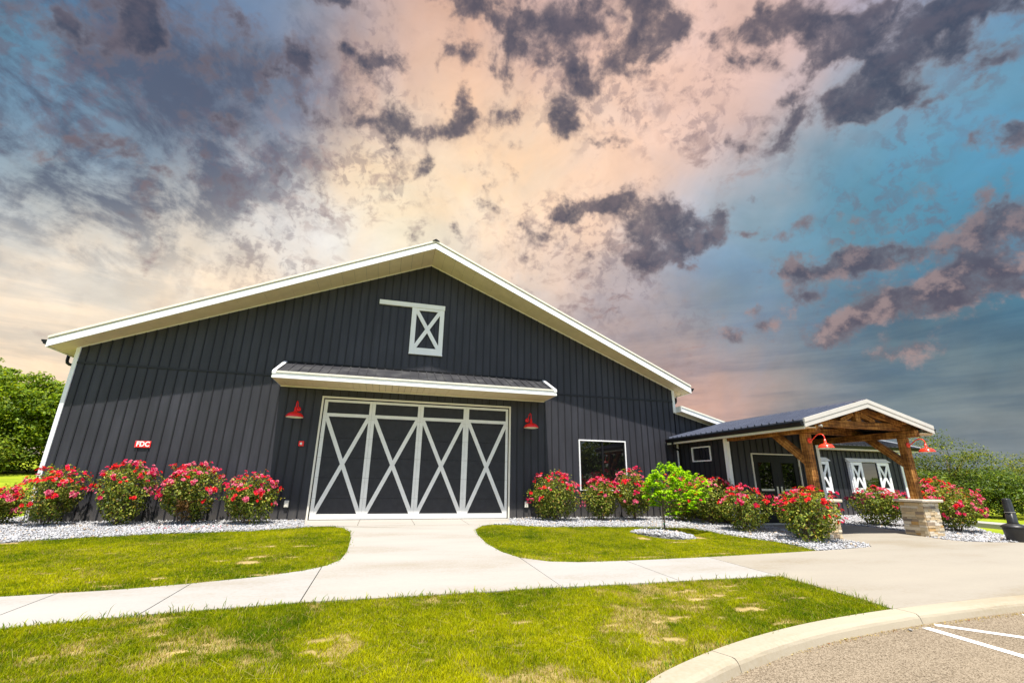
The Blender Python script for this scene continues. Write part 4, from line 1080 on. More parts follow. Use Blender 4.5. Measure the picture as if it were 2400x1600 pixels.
# roof
for sg in (-1, 1):
    e_ = PX+sg*PH
    ed = np.linspace(PG+.01, .35, 25)
    for a, b in zip(ed, ed[1:]):
        MB().hull([(PX, a+.002, PA-.045), (e_+.03*sg, a+.002, PE-.053), (e_+.03*sg, b-.002, PE-.053), (PX, b-.002, PA-.045)],
                  [(PX, a+.002, PA), (e_+.03*sg, a+.002, PE-.008), (e_+.03*sg, b-.002, PE-.008), (PX, b-.002, PA)]).out('roof_panel', ROOF_P, por)
    for y in ed[1:-1]:
        MB().hull([(PX, y-.034, PA+.001), (e_+.035*sg, y-.034, PE-.007), (e_+.035*sg, y+.034, PE-.007), (PX, y+.034, PA+.001)],
                  [(PX, y-.012, PA+.046), (e_+.035*sg, y-.012, PE+.038), (e_+.035*sg, y+.012, PE+.038), (PX, y+.012, PA+.046)]).out('rib', ROOF_P, por)
    # gable fascia, folded sheet with a shadow line
    MB().hull([(PX, PG-.03, PA-.20), (e_, PG-.03, PE-.20), (e_, PG-.03, PE-.075), (PX, PG-.03, PA-.075)], [(PX, PG, PA-.20), (e_, PG, PE-.20), (e_, PG, PE-.075), (PX, PG, PA-.075)]).out('fascia', WHITE_P, por)
    MB().hull([(PX, PG-.042, PA-.074), (e_, PG-.042, PE-.074), (e_, PG-.042, PE+.03), (PX, PG-.042, PA+.03)], [(PX, PG+.008, PA-.074), (e_, PG+.008, PE-.074), (e_, PG+.008, PE+.03), (PX, PG+.008, PA+.03)]).out('rake_trim', WHITE_P, por)
    # eave: drip, gutter, soffit
    box('eave_fascia', (min(e_, e_-.03*sg), max(e_, e_-.03*sg), PG+.01, .0, PE-.235, PE-.06), CREAM, por)
    gp = [(e_+.001*sg, PE-.06), (e_+.001*sg, PE-.175), (e_+.07*sg, PE-.165), (e_+.095*sg, PE-.12), (e_+.12*sg, PE-.09), (e_+.125*sg, PE-.06)]
    MB().prism(gp, PG-.0, -.05).out('gutter', BLACK, por)
    xi = BX0-.1 if sg < 0 else BX1+.1
    box('soffit', (min(e_-.031*sg, xi), max(e_-.031*sg, xi), PG+.03, -.026, PE-.20, PE-.18), SOFFIT, por)
MB().hull([(PX-.16, PG-.02, PA-.02), (PX, PG-.02, PA+.03), (PX+.16, PG-.02, PA-.02), (PX, PG-.02, PA+.055)], [(PX-.16, .5, PA-.02), (PX, .5, PA+.03), (PX+.16, .5, PA-.02), (PX, .5, PA+.055)]).out('ridge_cap', ROOF_P, por)
gx = PX-PH-.06
MB().tube([(gx, -.42, PE-.16), (gx, -.42, PE-.28), (gx+.05, -.38, PE-.35), (VX0-.10, -.26, PE-.44), (VX0-.062, -.22, PE-.52), (VX0-.062, -.22, .05)], .037, 10).out('downspout', BLACK, por, smooth=True)
MB().tube([(BX0+.03, -6.05, 2.70), (BX0+.06, -6.13, 2.69)], .035, 10).out('flood_light', SILVER, por)

# ================================================================== stone pillars
SM = []
for k in range(10):
    v = [(sx*.5, sy*.5, sz*.5) for sz in (-1, 1) for sx, sy in ((-1, -1), (1, -1), (1, 1), (-1, 1))]
    v = [(x+random.uniform(-.02, .02), y+random.uniform(-.10, .10)*(y < 0), z+random.uniform(-.06, .06)) for x, y, z in v]
    me = bpy.data.meshes.new('stone'); me.from_pydata(v, [], [(3, 2, 1, 0), (4, 5, 6, 7), (0, 1, 5, 4), (1, 2, 6, 5), (2, 3, 7, 6), (3, 0, 4, 7)])
    me.materials.append(STONES[0]); SM.append(me)
def pillar(x, y, label, sd):
    rr = random.Random(sd)
    t = thing('stone_pillar', label, 'pillar', (x, y, 0), 0, 'stone pillars carrying the porch posts')
    h0, h1, hw = -.20, .775, .285
    box('core', (-hw+.01, hw-.01, -hw+.01, hw-.01, h0, h1), MORTAR, t)
    z = h0
    while z < h1-.03:
        hh = min(rr.choice((.055, .065, .075, .085)), h1-z)
        for side in range(4):
            u = -hw
            off = rr.uniform(.0, .015)
            while u < hw-.02:
                w = min(rr.uniform(.10, .27), hw-u)
                if hw-u-w < .06: w = hw-u
                d = rr.uniform(.035, .06)
                o = bpy.data.objects.new('stone', rr.choice(SM)); COL.objects.link(o); o.parent = t
                a = side*math.pi/2
                lx, ly = u+w/2, -hw-d/2+.03
                o.location = (lx*math.cos(a)-ly*math.sin(a), lx*math.sin(a)+ly*math.cos(a), z+hh/2)
                o.rotation_euler = (rr.uniform(-.02, .02), 0, a+rr.uniform(-.02, .02)); o.scale = (w-.004, d, hh-.004)
                o.material_slots[0].link = 'OBJECT'
                o.material_slots[0].material = rr.choices(STONES, (5, 3, 5, 1.6, 2, 4, .9, 4))[0]
                u += w
        z += hh
    MB().box(-.395, .395, -.395, .395, .778, .848).out('cap_stone', CAPSTONE, t, bev=.014)
pillar(BX0, PY, 'stacked ledge stone pillar behind the rose bush left of the porch walk', 3)
pillar(BX1, PY, 'stacked ledge stone pillar standing clear on the right of the porch walk', 8)

# ================================================================== lamps, signs and small fittings
def sh_prof(r_): return [(r_*.09, .30), (r_*.14, .295), (r_*.17, .175), (r_*.25, .150), (r_*.44, .135), (r_*.74, .105), (r_*.90, .055), (r_, .0), (r_*.985, -.008)]
def gooseneck(x, y, z, label, rad, reach, rise, m, k=1.0, grp='red gooseneck lamps'):
    t = thing('wall_lamp', label, 'lamp', (x, y, z), 0, grp)
    MB().lathe([(.075, 0), (.075, .018), (.055, .03), (.03, .036)], n=22).out('wall_plate', m, t, smooth=True).rotation_euler = (R(90), 0, 0)
    for a in (0, 1, 2, 3):
        o = MB().lathe([(.008, .017), (.008, .024)], n=6).out('screw', SILVER, t); o.rotation_euler = (R(90), 0, 0); o.location = (.055*math.cos(a*1.57+.78), 0, .055*math.sin(a*1.57+.78))
    top = rise
    pts = [(0, -.03, 0), (0, -.09, .015), (0, -reach*.38, top*.55), (0, -reach*.55, top*.90), (0, -reach*.72, top), (0, -reach*.88, top*.92), (0, -reach*.97, top*.62), (0, -reach, top*.2), (0, -reach, -.02)]
    pp = []
    for i in range(len(pts)-1):
        p0, p1, p2, p3 = [Vector(pts[min(max(i+j, 0), len(pts)-1)]) for j in (-1, 0, 1, 2)]
        for s in range(4):
            u = s/4; pp.append(.5*((2*p1)+(p2-p0)*u+(2*p0-5*p1+4*p2-p3)*u*u+(3*p1-p0-3*p2+p3)*u**3))
    pp.append(Vector(pts[-1]))
    MB().tube(pp, .0135, 10).out('arm', m, t, smooth=True)
    zs = -.30*k
    sc = [(r_, h*k) for r_, h in sh_prof(rad)]
    sh = MB().lathe(sc, (0, -reach, zs), 32, cap=False).out('shade', m, t, smooth=True)
    s2 = sh.modifiers.new('thick', 'SOLIDIFY'); s2.thickness = .004
    MB().lathe([(r_*.975-.004, h-.006) for r_, h in sc[3:]], (0, -reach, zs), 32, cap=False).out('shade_lining', LAMPIN, t, smooth=True)
    MB().lathe([(rad*.985, -.010), (rad*1.012, -.004), (rad*1.012, .006), (rad*.985, .006)], (0, -reach, zs), 32, cap=False).out('shade_rim', m, t, smooth=True)
    MB().lathe([(.018, .09), (.045, .06), (.05, .02), (.03, -.015), (.008, -.02)], (0, -reach, zs+.02), 16).out('bulb', LAMPIN, t, smooth=True)
gooseneck(-.65, -.024, 3.27, 'red gooseneck barn lamp above the fire alarm left of the big door', .255, .46, .20, RED, 1.0)
gooseneck(6.91, -.024, 3.27, 'red gooseneck barn lamp alone on the siding right of the big door', .255, .46, .20, RED, 1.0)
gooseneck(BX0+.0, PY-.105, 2.335, 'orange red gooseneck lamp on the left timber post of the porch', .185, .45, .14, ORANGE_RED, .72)
gooseneck(BX1+.0, PY-.105, 2.335, 'orange red gooseneck lamp on the right timber post, in front of trees', .185, .45, .14, ORANGE_RED, .72)
# fire department connection sign
fs = thing('wall_sign', 'small red sign with white capitals FDC on the left siding', 'sign', (-4.577, -.03, 2.06))
box('plate', (-.192, .192, -.008, .006, -.092, .092), RED, fs, bev=.002)
fc = bpy.data.curves.new('lettering', 'FONT'); fc.body = 'FDC'; fc.size = .205; fc.align_x = 'CENTER'; fc.align_y = 'CENTER'; fc.extrude = .002; fc.offset = .0085; fc.space_character = 1.06
fo = bpy.data.objects.new('lettering', fc); COL.objects.link(fo)
me = bpy.data.meshes.new_from_object(fo.evaluated_get(bpy.context.evaluated_depsgraph_get())); bpy.data.objects.remove(fo)
fo = link('lettering', me, fs); fo.rotation_euler = (R(90), 0, 0); fo.location = (.004, -.0105, 0); fo.scale = (.80, .92, 1); me.materials.clear(); me.materials.append(simple('sign_white', (.85, .83, .78), .5, .03))
for sx in (-1, 1):
    for sz in (-1, 1):
        o = MB().lathe([(.007, 0), (.007, .004)], n=8).out('screw', SILVER, fs); o.rotation_euler = (R(90), 0, 0); o.location = (sx*.178, -.008, sz*.078)
al = thing('fire_alarm', 'red fire alarm strobe box with white lens beside the big door', 'alarm', (-.42, -.024, 2.215))
box('housing', (-.075, .075, -.055, 0, -.08, .08), RED, al, bev=.012)
box('lens', (-.032, .028, -.075, -.0555, -.04, .03), LAMPIN, al, bev=.008)
box('bezel', (-.05, .05, -.062, -.0558, -.058, .048), RED, al)
for x, z, lb in ((-.585, .46, 'cream outlet cover low on the siding beside the rose bush'), (6.89, .44, 'cream outlet cover low on the siding right of the big door')):
    ou = thing('outlet_cover', lb, 'outlet', (x, -.002, z), 0, 'weatherproof outlet covers')
    box('cover', (-.062, .062, -.05, -.001, -.10, .095), CREAM, ou, bev=.01); box('lid', (-.05, .05, -.06, -.0505, -.085, .05), CREAM, ou, bev=.006)
# smokers' bin
bn = thing('ash_bin', "black plastic smokers' ash bin with tall neck at the plaza edge", 'bin', (17.93, -6.93, gz(17.9, -6.93)))
PLB = simple('black_plastic', (.020, .020, .020), .42, .2, 9, bmp=.15, bscale=120)
MB().lathe([(.195, 0), (.20, .02), (.212, .14), (.216, .145), (.228, .30), (.232, .335)], n=32).out('bucket', PLB, bn, smooth=True)
MB().lathe([(.246, .325), (.252, .34), (.25, .362), (.20, .395), (.125, .425), (.11, .43)], n=32).out('lid', PLB, bn, smooth=True)
nk = MB()
ring = lambda s, z: [(math.copysign(abs(math.cos(a))**.5, math.cos(a))*s, math.copysign(abs(math.sin(a))**.5, math.sin(a))*s*.9, z) for a in np.linspace(0, 2*math.pi, 20, endpoint=False)]
def loft(mb, rs):
    k = len(mb.v); n = len(rs[0])
    for r_ in rs: mb.v += r_
    for i in range(len(rs)-1):
        for j in range(n): mb.f.append((k+i*n+j, k+i*n+(j+1) % n, k+(i+1)*n+(j+1) % n, k+(i+1)*n+j))
    mb.f += [tuple(range(k, k+n)), tuple(range(k+(len(rs)-1)*n, k+len(rs)*n))]
    return mb
loft(MB(), [ring(.105, .43), ring(.098, .45), ring(.094, .70)]).out('neck', PLB, bn, smooth=True)
loft(MB(), [ring(.096, .702), ring(.090, .712), ring(.082, 1.0), ring(.074, 1.03), ring(.05, 1.045)]).out('neck_top', PLB, bn, smooth=True)
loft(MB(), [ring(.101, .695), ring(.101, .707)]).out('band', SILVER, bn)
for a in (-.6, 1.0):
    MB().lathe([(.018, 0), (.018, .004)], n=12).out('ash_hole', BLACK, bn).matrix_local = Matrix.Translation((.0785*math.sin(a), -.074*math.cos(a), .985)) @ Matrix.Rotation(a, 4, 'Z') @ Matrix.Rotation(R(90), 4, 'X')

# ================================================================== planting
def leaf_cards(P, Nn, L_, W, C, sag=.0):
    """one folded diamond leaf per point: P, Nn (n,3); L_, W (n,)"""
    n = len(P); Nn = Nn/np.linalg.norm(Nn, axis=1, keepdims=True)
    r_ = rng.normal(size=(n, 3)); T = r_-Nn*(r_*Nn).sum(1, keepdims=True); T /= np.linalg.norm(T, axis=1, keepdims=True); B = np.cross(Nn, T)
    l, w = L_[:, None], W[:, None]
    a = P-T*l*.5; b = P+T*l*.5-Nn*l*(.12+sag); c = P+B*w*.5+Nn*w*.18+T*l*.05; d = P-B*w*.5+Nn*w*.18+T*l*.05
    V = np.stack([a, c, b, d], 1).reshape(-1, 3); F = np.arange(4*n).reshape(n, 4)
    return V, F, np.repeat(C, 4, 0)
def pick(cols, wts, n, var=.22):
    c = np.array(cols, float)[rng.choice(len(cols), n, p=np.array(wts)/sum(wts))]
    return c*np.exp(rng.normal(0, var, (n, 1)))
def lump(D_, seed, amp):
    r = np.random.default_rng(seed); s = np.zeros(len(D_))
    for _ in range(16):
        k = r.normal(size=3); k /= np.linalg.norm(k); s += r.uniform(.4, 1)*np.exp(6*((D_@k)-1))*r.choice([1, 1, -1])
    return 1+amp*s
BLOOMS = []
def bloom_mesh(cols, k):
    r = random.Random(k); vs, fs, cs = [(0, 0, .004)], [], [(.75, .55, .12)]
    for ringi, (rad, h, n) in enumerate(((.022, .022, 5), (.037, .012, 6))):
        for j in range(n):
            a = 2*math.pi*(j+.5*ringi)/n+r.uniform(-.15, .15); w = 2*math.pi/n*.56; rr_ = rad*r.uniform(.85, 1.15); hh = h*r.uniform(.6, 1.4)
            b = len(vs)
            vs += [(math.cos(a)*rad*.15, math.sin(a)*rad*.15, .004), (math.cos(a-w)*rr_*.75, math.sin(a-w)*rr_*.75, hh*.8), (math.cos(a)*rr_*1.05, math.sin(a)*rr_*1.05, hh), (math.cos(a+w)*rr_*.75, math.sin(a+w)*rr_*.75, hh*.8)]
            c = cols[r.randrange(len(cols))]; cs += [c]*4; fs.append((b, b+1, b+2, b+3))
    me = bpy.data.meshes.new('bloom'); me.from_pydata(vs, [], fs); at = me.attributes.new('Col', 'FLOAT_COLOR', 'POINT')
    at.data.foreach_set('color', np.concatenate([np.array(cs), np.ones((len(cs), 1))], 1).astype(np.float32).ravel()); me.materials.append(PETAL)
    return me
REDS = [bloom_mesh([(.72, .012, .018), (.62, .008, .012), (.80, .03, .03)], k) for k in range(4)]
CRIM = [bloom_mesh([(.60, .012, .075), (.66, .02, .12), (.52, .006, .05)], k) for k in range(4)]
PINK = [bloom_mesh([(.68, .10, .20), (.74, .24, .30), (.60, .05, .15)], k) for k in range(4)]
def rose(x, y, w, top, label, seed, nb=80, mix=(5, 3, 2), depth=None, bronze=.12, dead=0, open_=.0):
    global rng
    keep = rng; rng = np.random.default_rng(seed); rr = random.Random(seed)
    z0 = gz(x, y)-.01; h = top-z0
    t = thing('rose_bush', label, 'rose bush', (x, y, z0), 0, 'red and pink rose bushes in the white stone beds')
    rx, ry, rz_ = w*.425, (depth or w*.39), h*.475
    def shell(n, lo, hi, up=-.9):
        D_ = rng.normal(size=(int(n*1.6), 3)); D_ /= np.linalg.norm(D_, axis=1, keepdims=True); D_ = D_[D_[:, 2] > up][:n]
        rad = lump(D_, seed, .24)*rng.uniform(lo, hi, len(D_))
        P = D_*rad[:, None]*np.array([rx, ry, rz_]); P[:, 2] += h*.50
        tp = np.clip(P[:, 2]/h, 0, 1); P[:, :2] *= (.80+.26*np.minimum(tp*1.7, 1))[:, None]
        P[:, 2] = np.maximum(P[:, 2], .03)
        return P, D_
    n = int(3300*w*h/2.0)
    P1, D1 = shell(n, .62, 1.0); P2, D2 = shell(n//3, .2, .7)
    # loose sprigs outside the main mass
    P3, D3 = shell(60, .98, 1.13, -.1); P3 = np.repeat(P3, 6, 0)+rng.normal(0, .035, (len(P3)*6, 3)); D3 = np.repeat(D3, 6, 0)
    P = np.concatenate([P1, P2, P3]); D_ = np.concatenate([D1, D2, D3])
    # gaps: drop leaves where a coarse noise is low
    gap = vnoise(P[:, 0]*7+seed, P[:, 2]*7+P[:, 1]*5, seed)
    keepm = gap > .20+.10*rng.random(len(P)); P, D_ = P[keepm], D_[keepm]
    Nn = D_*.7+rng.normal(0, .55, (len(P), 3))+np.array([0, -.1, .55]); m_ = len(P)
    C = pick([(.12, .175, .016), (.23, .28, .030), (.055, .090, .012), (.42, .43, .085), (.32, .17, .05), (.36, .28, .03)], (4, 4, 3, 2.2, bronze*6, .6), m_)
    if dead:
        q = (np.abs(P[:, 0]-.05*w) < .09*w) & (P[:, 2] < h*.4) & (P[:, 1] < 0); C[q] = pick([(.20, .10, .03), (.28, .16, .05)], (1, 1), int(q.sum()))
    V, F, CC = leaf_cards(P, Nn, rng.uniform(.045, .085, m_), rng.uniform(.03, .05, m_), C, .1)
    tag(np_mesh('foliage', V, F, LEAF, CC, t), kind='stuff')
    mb = MB()
    for k in range(9):
        a = rr.uniform(0, 6.28); e = (math.cos(a)*rx*rr.uniform(.3, .85), math.sin(a)*ry*rr.uniform(.3, .8), h*rr.uniform(.65, .98))
        mb.tube([(math.cos(a)*.05, math.sin(a)*.05, 0), (e[0]*.4, e[1]*.4, h*.3), (e[0]*.8, e[1]*.8, h*.6), e], [.013, .010, .007, .004], 5)
    mb.out('stems', BARK, t)
    # stray canes standing out of the bush, each ending in a spray
    tips = []
    for k in range(6):
        a = rr.uniform(0, 6.28); e = rr.uniform(.55, 1.25); u = np.array([math.cos(a)*math.cos(e), math.sin(a)*math.cos(e)*.8-.1, math.sin(e)])
        b0 = u*np.array([rx, ry, rz_])*.85+np.array([0, 0, h*.5]); tp = u*np.array([rx, ry, rz_])*rr.uniform(1.12, 1.30)+np.array([0, 0, h*.5])
        tips.append(tp); MB().tube([tuple(b0), tuple((b0+tp)/2+np.array([0, 0, .02])), tuple(tp)], [.005, .004, .003], 4).out('cane', BARK, t)
        q = b0+(tp-b0)*rng.random((14, 1))+rng.normal(0, .028, (14, 3)); V, F, CC = leaf_cards(q, rng.normal(0, .5, (14, 3))+np.array([0, -.2, .7]), rng.uniform(.045, .075, 14), rng.uniform(.03, .045, 14), pick([(.23, .28, .03), (.32, .17, .05), (.12, .175, .016)], (3, 2, 2), 14))
        tag(np_mesh('cane_leaves', V, F, LEAF, CC, t), kind='stuff')
        fam = rr.choice((REDS, CRIM, PINK))
        for _ in range(rr.choice((1, 2, 3, 4))):
            o = bpy.data.objects.new('bloom', rr.choice(fam)); COL.objects.link(o); o.parent = t; o.location = tp+rng.normal(0, .03, 3)
            o.rotation_euler = Vector(u+rng.normal(0, .4, 3)+np.array([0, -.3, .3])).to_track_quat('Z', 'Y').to_euler(); o.scale = (rr.uniform(.9, 1.35),)*3
    # blooms in sprays, mostly on the crown and the sunny side
    cnt = 0
    while cnt < nb*1.55:
        P, D_ = shell(1, .96, 1.09, -.25 if rr.random() < .32 else .35); 
        if not len(P) or (D_[0, 1] > .45 and D_[0, 2] < .6): continue
        fam = rr.choices((REDS, CRIM, PINK), mix)[0]
        for _ in range(rr.choice((1, 2, 2, 3, 3, 4, 5, 7))):
            q = P[0]+rng.normal(0, .042, 3)*np.array([1.15, 1, .75])+D_[0]*.02
            o = bpy.data.objects.new('bloom', rr.choice(fam if rr.random() < .75 else PINK if fam is not REDS else CRIM)); COL.objects.link(o); o.parent = t; o.location = q
            d = Vector(D_[0]*.8+rng.normal(0, .45, 3)+np.array([0, -.35, .45])); o.rotation_euler = d.to_track_quat('Z', 'Y').to_euler(); o.scale = (rr.uniform(.95, 1.5),)*3
            cnt += 1
    rng = keep
    return t
rose(-7.05, -.40, .85, .84, 'low rose bush beyond the white corner trim, cut by the photo edge', 11, 45, (5, 3, 2))
rose(-5.90, -.82, 1.38, 1.29, 'broad rose bush in front of the white corner trim with bright red top blooms', 12, 85, (6, 2, 2), bronze=.1)
rose(-4.40, -.80, 1.28, 1.47, 'rose bush directly under the red FDC sign with pink sprays', 13, 120, (4, 3, 3), bronze=.06)
rose(-2.93, -.85, 1.50, 1.54, 'tallest rose bush of the left bed with a dead brown patch at its foot', 14, 150, (4, 4, 3), dead=1)
rose(-1.37, -.95, 1.72, 1.28, 'round yellowish rose bush beside the outlet cover left of the big door', 15, 105, (4, 3, 3), bronze=.05)
rose(7.68, -.80, 1.70, 1.40, 'wide rose bush between the right outlet cover and the picture window', 16, 100, (3, 3, 3), bronze=.12)
rose(9.22, -.95, 1.32, 1.26, 'smallest rose bush, in front of the middle of the picture window', 17, 85, (3, 4, 3), bronze=.1)
rose(10.47, -.95, 1.50, 1.61, 'tall rose bush covering the lower right corner of the picture window', 18, 125, (3, 4, 3), bronze=.2)
rose(12.0, -1.35, 1.60, 1.35, 'rose bush half hidden behind the lime green young tree', 19, 90, (4, 4, 2), bronze=.15)
rose(12.40, -2.30, 1.50, 1.36, 'rose bush below the small window of the porch side wall', 20, 110, (4, 4, 3), bronze=.18)
rose(12.15, -4.03, 1.50, 1.02, 'low round rose bush in front of the white porch corner trim', 21, 85, (5, 3, 3), bronze=.1)
rose(12.28, -5.98, 1.55, 1.08, 'large rose bush pressed against the left stone pillar', 22, 95, (6, 3, 2), bronze=.06)
rose(18.3, -3.40, 1.85, 1.12, 'dark rose bush left of the right pillar below the shuttered window', 23, 120, (2, 6, 2), bronze=.04)
rose(19.75, -4.10, 1.30, 1.39, 'rose bush peeping out behind the right timber post', 24, 110, (4, 4, 3), bronze=.1)
rose(18.85, -5.11, 1.60, 1.08, 'rose bush with deep pink sprays right of the right stone pillar', 25, 120, (2, 4, 4), bronze=.12)

# small ornamental tree
ot = thing('young_tree', 'lime green young tree on a thin trunk in a ring of white stone', 'tree', (9.49, -4.10, -.02))
MB().tube([(0, 0, -.05), (.012, 0, .25), (.0, .01, .5), (.03, 0, .9), (.05, 0, 1.4)], [.026, .022, .021, .018, .008], 8).out('trunk', BARK, ot, smooth=True)
mb = MB()
for k in range(16):
    a = k*2.4; z = .42+.05*k; l = .5*math.sin(math.pi*min(1, (z-.2)/1.5))
    mb.tube([(.02, 0, z-.05), (.02+math.cos(a)*l*.5, math.sin(a)*l*.5, z+.06), (.02+math.cos(a)*l, math.sin(a)*l, z+.16)], [.010, .007, .003], 5)
mb.out('branches', BARK, ot)
MB().tube([(-.055, -.02, -.05), (-.06, -.02, .62)], .009, 6).out('stake', PALEBARK, ot)
MB().lathe([(.030, 0), (.030, .025)], (-.02, -.01, .16), 10).out('tie', simple('green_tie', (.02, .16, .08)), ot)
def bough(Pc, Dc, n, spread):
    """leaves set in whorls along short shoots"""
    V_, N_ = [], []
    for p, d in zip(Pc, Dc):
        for s in range(n):
            u = s/n; q = p+d*spread*u; a = s*2.399; 
            o = np.array([math.cos(a), math.sin(a), .1])*(.055*(1-u*.5)); V_.append(q+o); N_.append(o*.4+np.array([0, 0, .05])+rng.normal(0, .012, 3)+d*.01)
    return np.array(V_), np.array(N_)
D_ = rng.normal(size=(300, 3)); D_ /= np.linalg.norm(D_, axis=1, keepdims=True)
rad = lump(D_, 77, .30)*np.where(rng.random(300) < .78, rng.uniform(.78, 1.0, 300), rng.uniform(.3, .75, 300))
Pc = D_*rad[:, None]*np.array([.76, .62, .57])+np.array([.29, 0, 1.0])
Pc[:, 2] += .08*np.exp(-((Pc[:, 0]-.15)/.25)**2)
k = vnoise(Pc[:, 0]*4.2+9, Pc[:, 2]*4.2, 6) > .18; Pc, D_ = Pc[k], D_[k]
top = np.array([[.12, -.1, 1.52], [.30, 0, 1.50], [.5, .05, 1.42], [1.0, 0, 1.24], [1.03, .05, 1.05], [.86, -.1, 1.36]])
Pc = np.concatenate([Pc, top]); D_ = np.concatenate([D_*.6+np.array([0, 0, .6]), np.tile([0, 0, 1.6], (6, 1))])
P, Nn = bough(Pc, D_, 9, .13); n = len(P)
V, F, CC = leaf_cards(P, Nn+np.array([0, -.01, .03]), rng.uniform(.09, .15, n), rng.uniform(.04, .062, n), pick([(.32, .56, .004), (.24, .47, .004), (.42, .63, .006), (.11, .27, .003)], (4, 3, 2, 2), n, .16), .1)
tag(np_mesh('foliage', V, F, LEAF, CC, ot), kind='stuff')

# ---------------------------------------------------------------- trees
def tree(name, label, x, y, h, w, seed, cols, wts, group, n_clump=110, per=70, leaf=(.16, .30), low=.12, trunk=.16, flat=.45, cat='tree', bark=BARK, gap=.2, zb=None, limb_only=False, lean=(0, 0), clf=.13, la=.22):
    global rng
    keep = rng; rng = np.random.default_rng(seed); rr = random.Random(seed)
    z = gz(x, y)-.05 if zb is None else zb
    t = thing(name, label, cat, (x, y, z), 0, group)
    D_ = rng.normal(size=(n_clump, 3)); D_ /= np.linalg.norm(D_, axis=1, keepdims=True)
    rad = lump(D_, seed, la)*np.where(rng.random(n_clump) < .75, rng.uniform(.78, 1.04, n_clump), rng.uniform(.25, .8, n_clump))
    C0 = D_*rad[:, None]*np.array([w/2, w*.42, h*(1-low)/2])+np.array([0, 0, h*(low+(1-low)/2)])
    C0[:, 0] += lean[0]*C0[:, 2]/h; C0[:, 1] += lean[1]*C0[:, 2]/h
    mb = MB(); th = h*.55
    mb.tube([(0, 0, -.2), (.05*rr.uniform(-1, 1), 0, th*.5), (lean[0]*.5, lean[1]*.5, th), (lean[0]*.8, lean[1]*.8, h*.85)], [trunk, trunk*.75, trunk*.5, trunk*.15], 9)
    mb.out('trunk', bark, t, smooth=True)
    mb = MB()
    for c in C0[::max(1, n_clump//34)]:
        s = (lean[0]*.3, lean[1]*.3, max(h*low*.7, min(c[2]*.55, th)))
        mdl = [(s[i]+c[i])/2+rr.uniform(-.1, .1)*w*.3*(i < 2) for i in range(3)]
        mb.tube([s, mdl, tuple(c)], [trunk*.38, trunk*.22, trunk*.06], 5)
    mb.out('branches', bark, t)
    cl = w*clf
    P = np.repeat(C0, per, 0); off = rng.normal(0, 1, P.shape); off /= np.maximum(1, np.linalg.norm(off, axis=1, keepdims=True)/1.7)
    P = P+off*np.array([cl, cl, cl*flat]); 
    kk = vnoise(P[:, 0]*2.2/w*5+seed, P[:, 2]*2.2/w*5, seed) > gap; kk &= P[:, 2] > .05; P = P[kk]; off = off[kk]; n = len(P)
    Nn = off*.5+rng.normal(0, .45, (n, 3))+np.array([0, -.1, .9])
    ci = pick(cols, wts, n, .18)*np.repeat(np.exp(rng.normal(0, .14, (n_clump, 1))), per, 0)[kk]
    V, F, CC = leaf_cards(P, Nn, rng.uniform(*leaf, n), rng.uniform(leaf[0]*.55, leaf[1]*.6, n), ci, .1)
    tag(np_mesh('crown', V, F, LEAF, CC, t), kind='stuff')
    rng = keep
    return t
GREEN = [(.15, .24, .012), (.22, .31, .014), (.085, .15, .010), (.28, .34, .02)]
GW = (4, 3, 3, 1.5)
for i, (x, y, h, w, lb) in enumerate([(-30.5, 24.5, 6.6, 7.5, 'leafy green tree at the far left edge of the wood'), (-25.8, 24.0, 6.0, 6.5, 'broad green tree in the wood, left of the tall sprig'), (-22.8, 23.0, 6.3, 6.0, 'green tree of the wood next to the white barn corner'),
                                      (-19.5, 24.0, 7.4, 6.5, 'green tree of the wood whose edge shows past the barn corner'), (-27.9, 26.5, 7.6, 4.0, 'taller tree of the wood whose thin top stands above the others'), (-17.6, 27.0, 8.0, 7.0, 'tree at the back of the wood behind the barn corner')]):
    tree('wood_tree', lb, x, y, h, w, 40+i, GREEN, GW, 'trees of the wood left of the barn', 300, 72, (.15, .30), .0, .2, .34, gap=.24, clf=.075, la=.36)
for i, (x, y, h, w, lb) in enumerate([(-27.5, 20.8, 2.6, 5.0, 'low leafy undergrowth at the left foot of the wood'), (-22.5, 20.6, 2.3, 5.0, 'low leafy undergrowth at the wood edge near the barn corner'), (-32, 21.5, 3.4, 5.0, 'tall undergrowth at the wood edge beyond the photo edge')]):
    tree('undergrowth_shrub', lb, x, y, h, w, 60+i, [(.10, .16, .012), (.17, .24, .018), (.25, .27, .02)], (3, 3, 1), 'shrubs along the edge of the wood', 110, 75, (.12, .25), .0, .06, .5, 'shrub', gap=.1)
OL = [(.10, .15, .016), (.18, .22, .022), (.055, .09, .012), (.27, .27, .035)]
tree('airy_tree', 'airy olive green tree rising behind the right porch lamp', 30.2, 1.6, 3.5, 4.2, 80, OL, GW, None, 150, 75, (.06, .13), .16, .07, .6, gap=.33, clf=.085, la=.34)
tree('airy_tree', 'thin leaning olive tree right of the tall airy one', 33.2, .2, 2.7, 3.4, 81, OL, (3, 4, 2, 3), None, 80, 70, (.06, .13), .12, .06, .5, gap=.36, lean=(.7, -.2), clf=.08, la=.36)
SH = [(.075, .13, .014), (.12, .19, .018), (.05, .085, .012), (.19, .235, .02)]
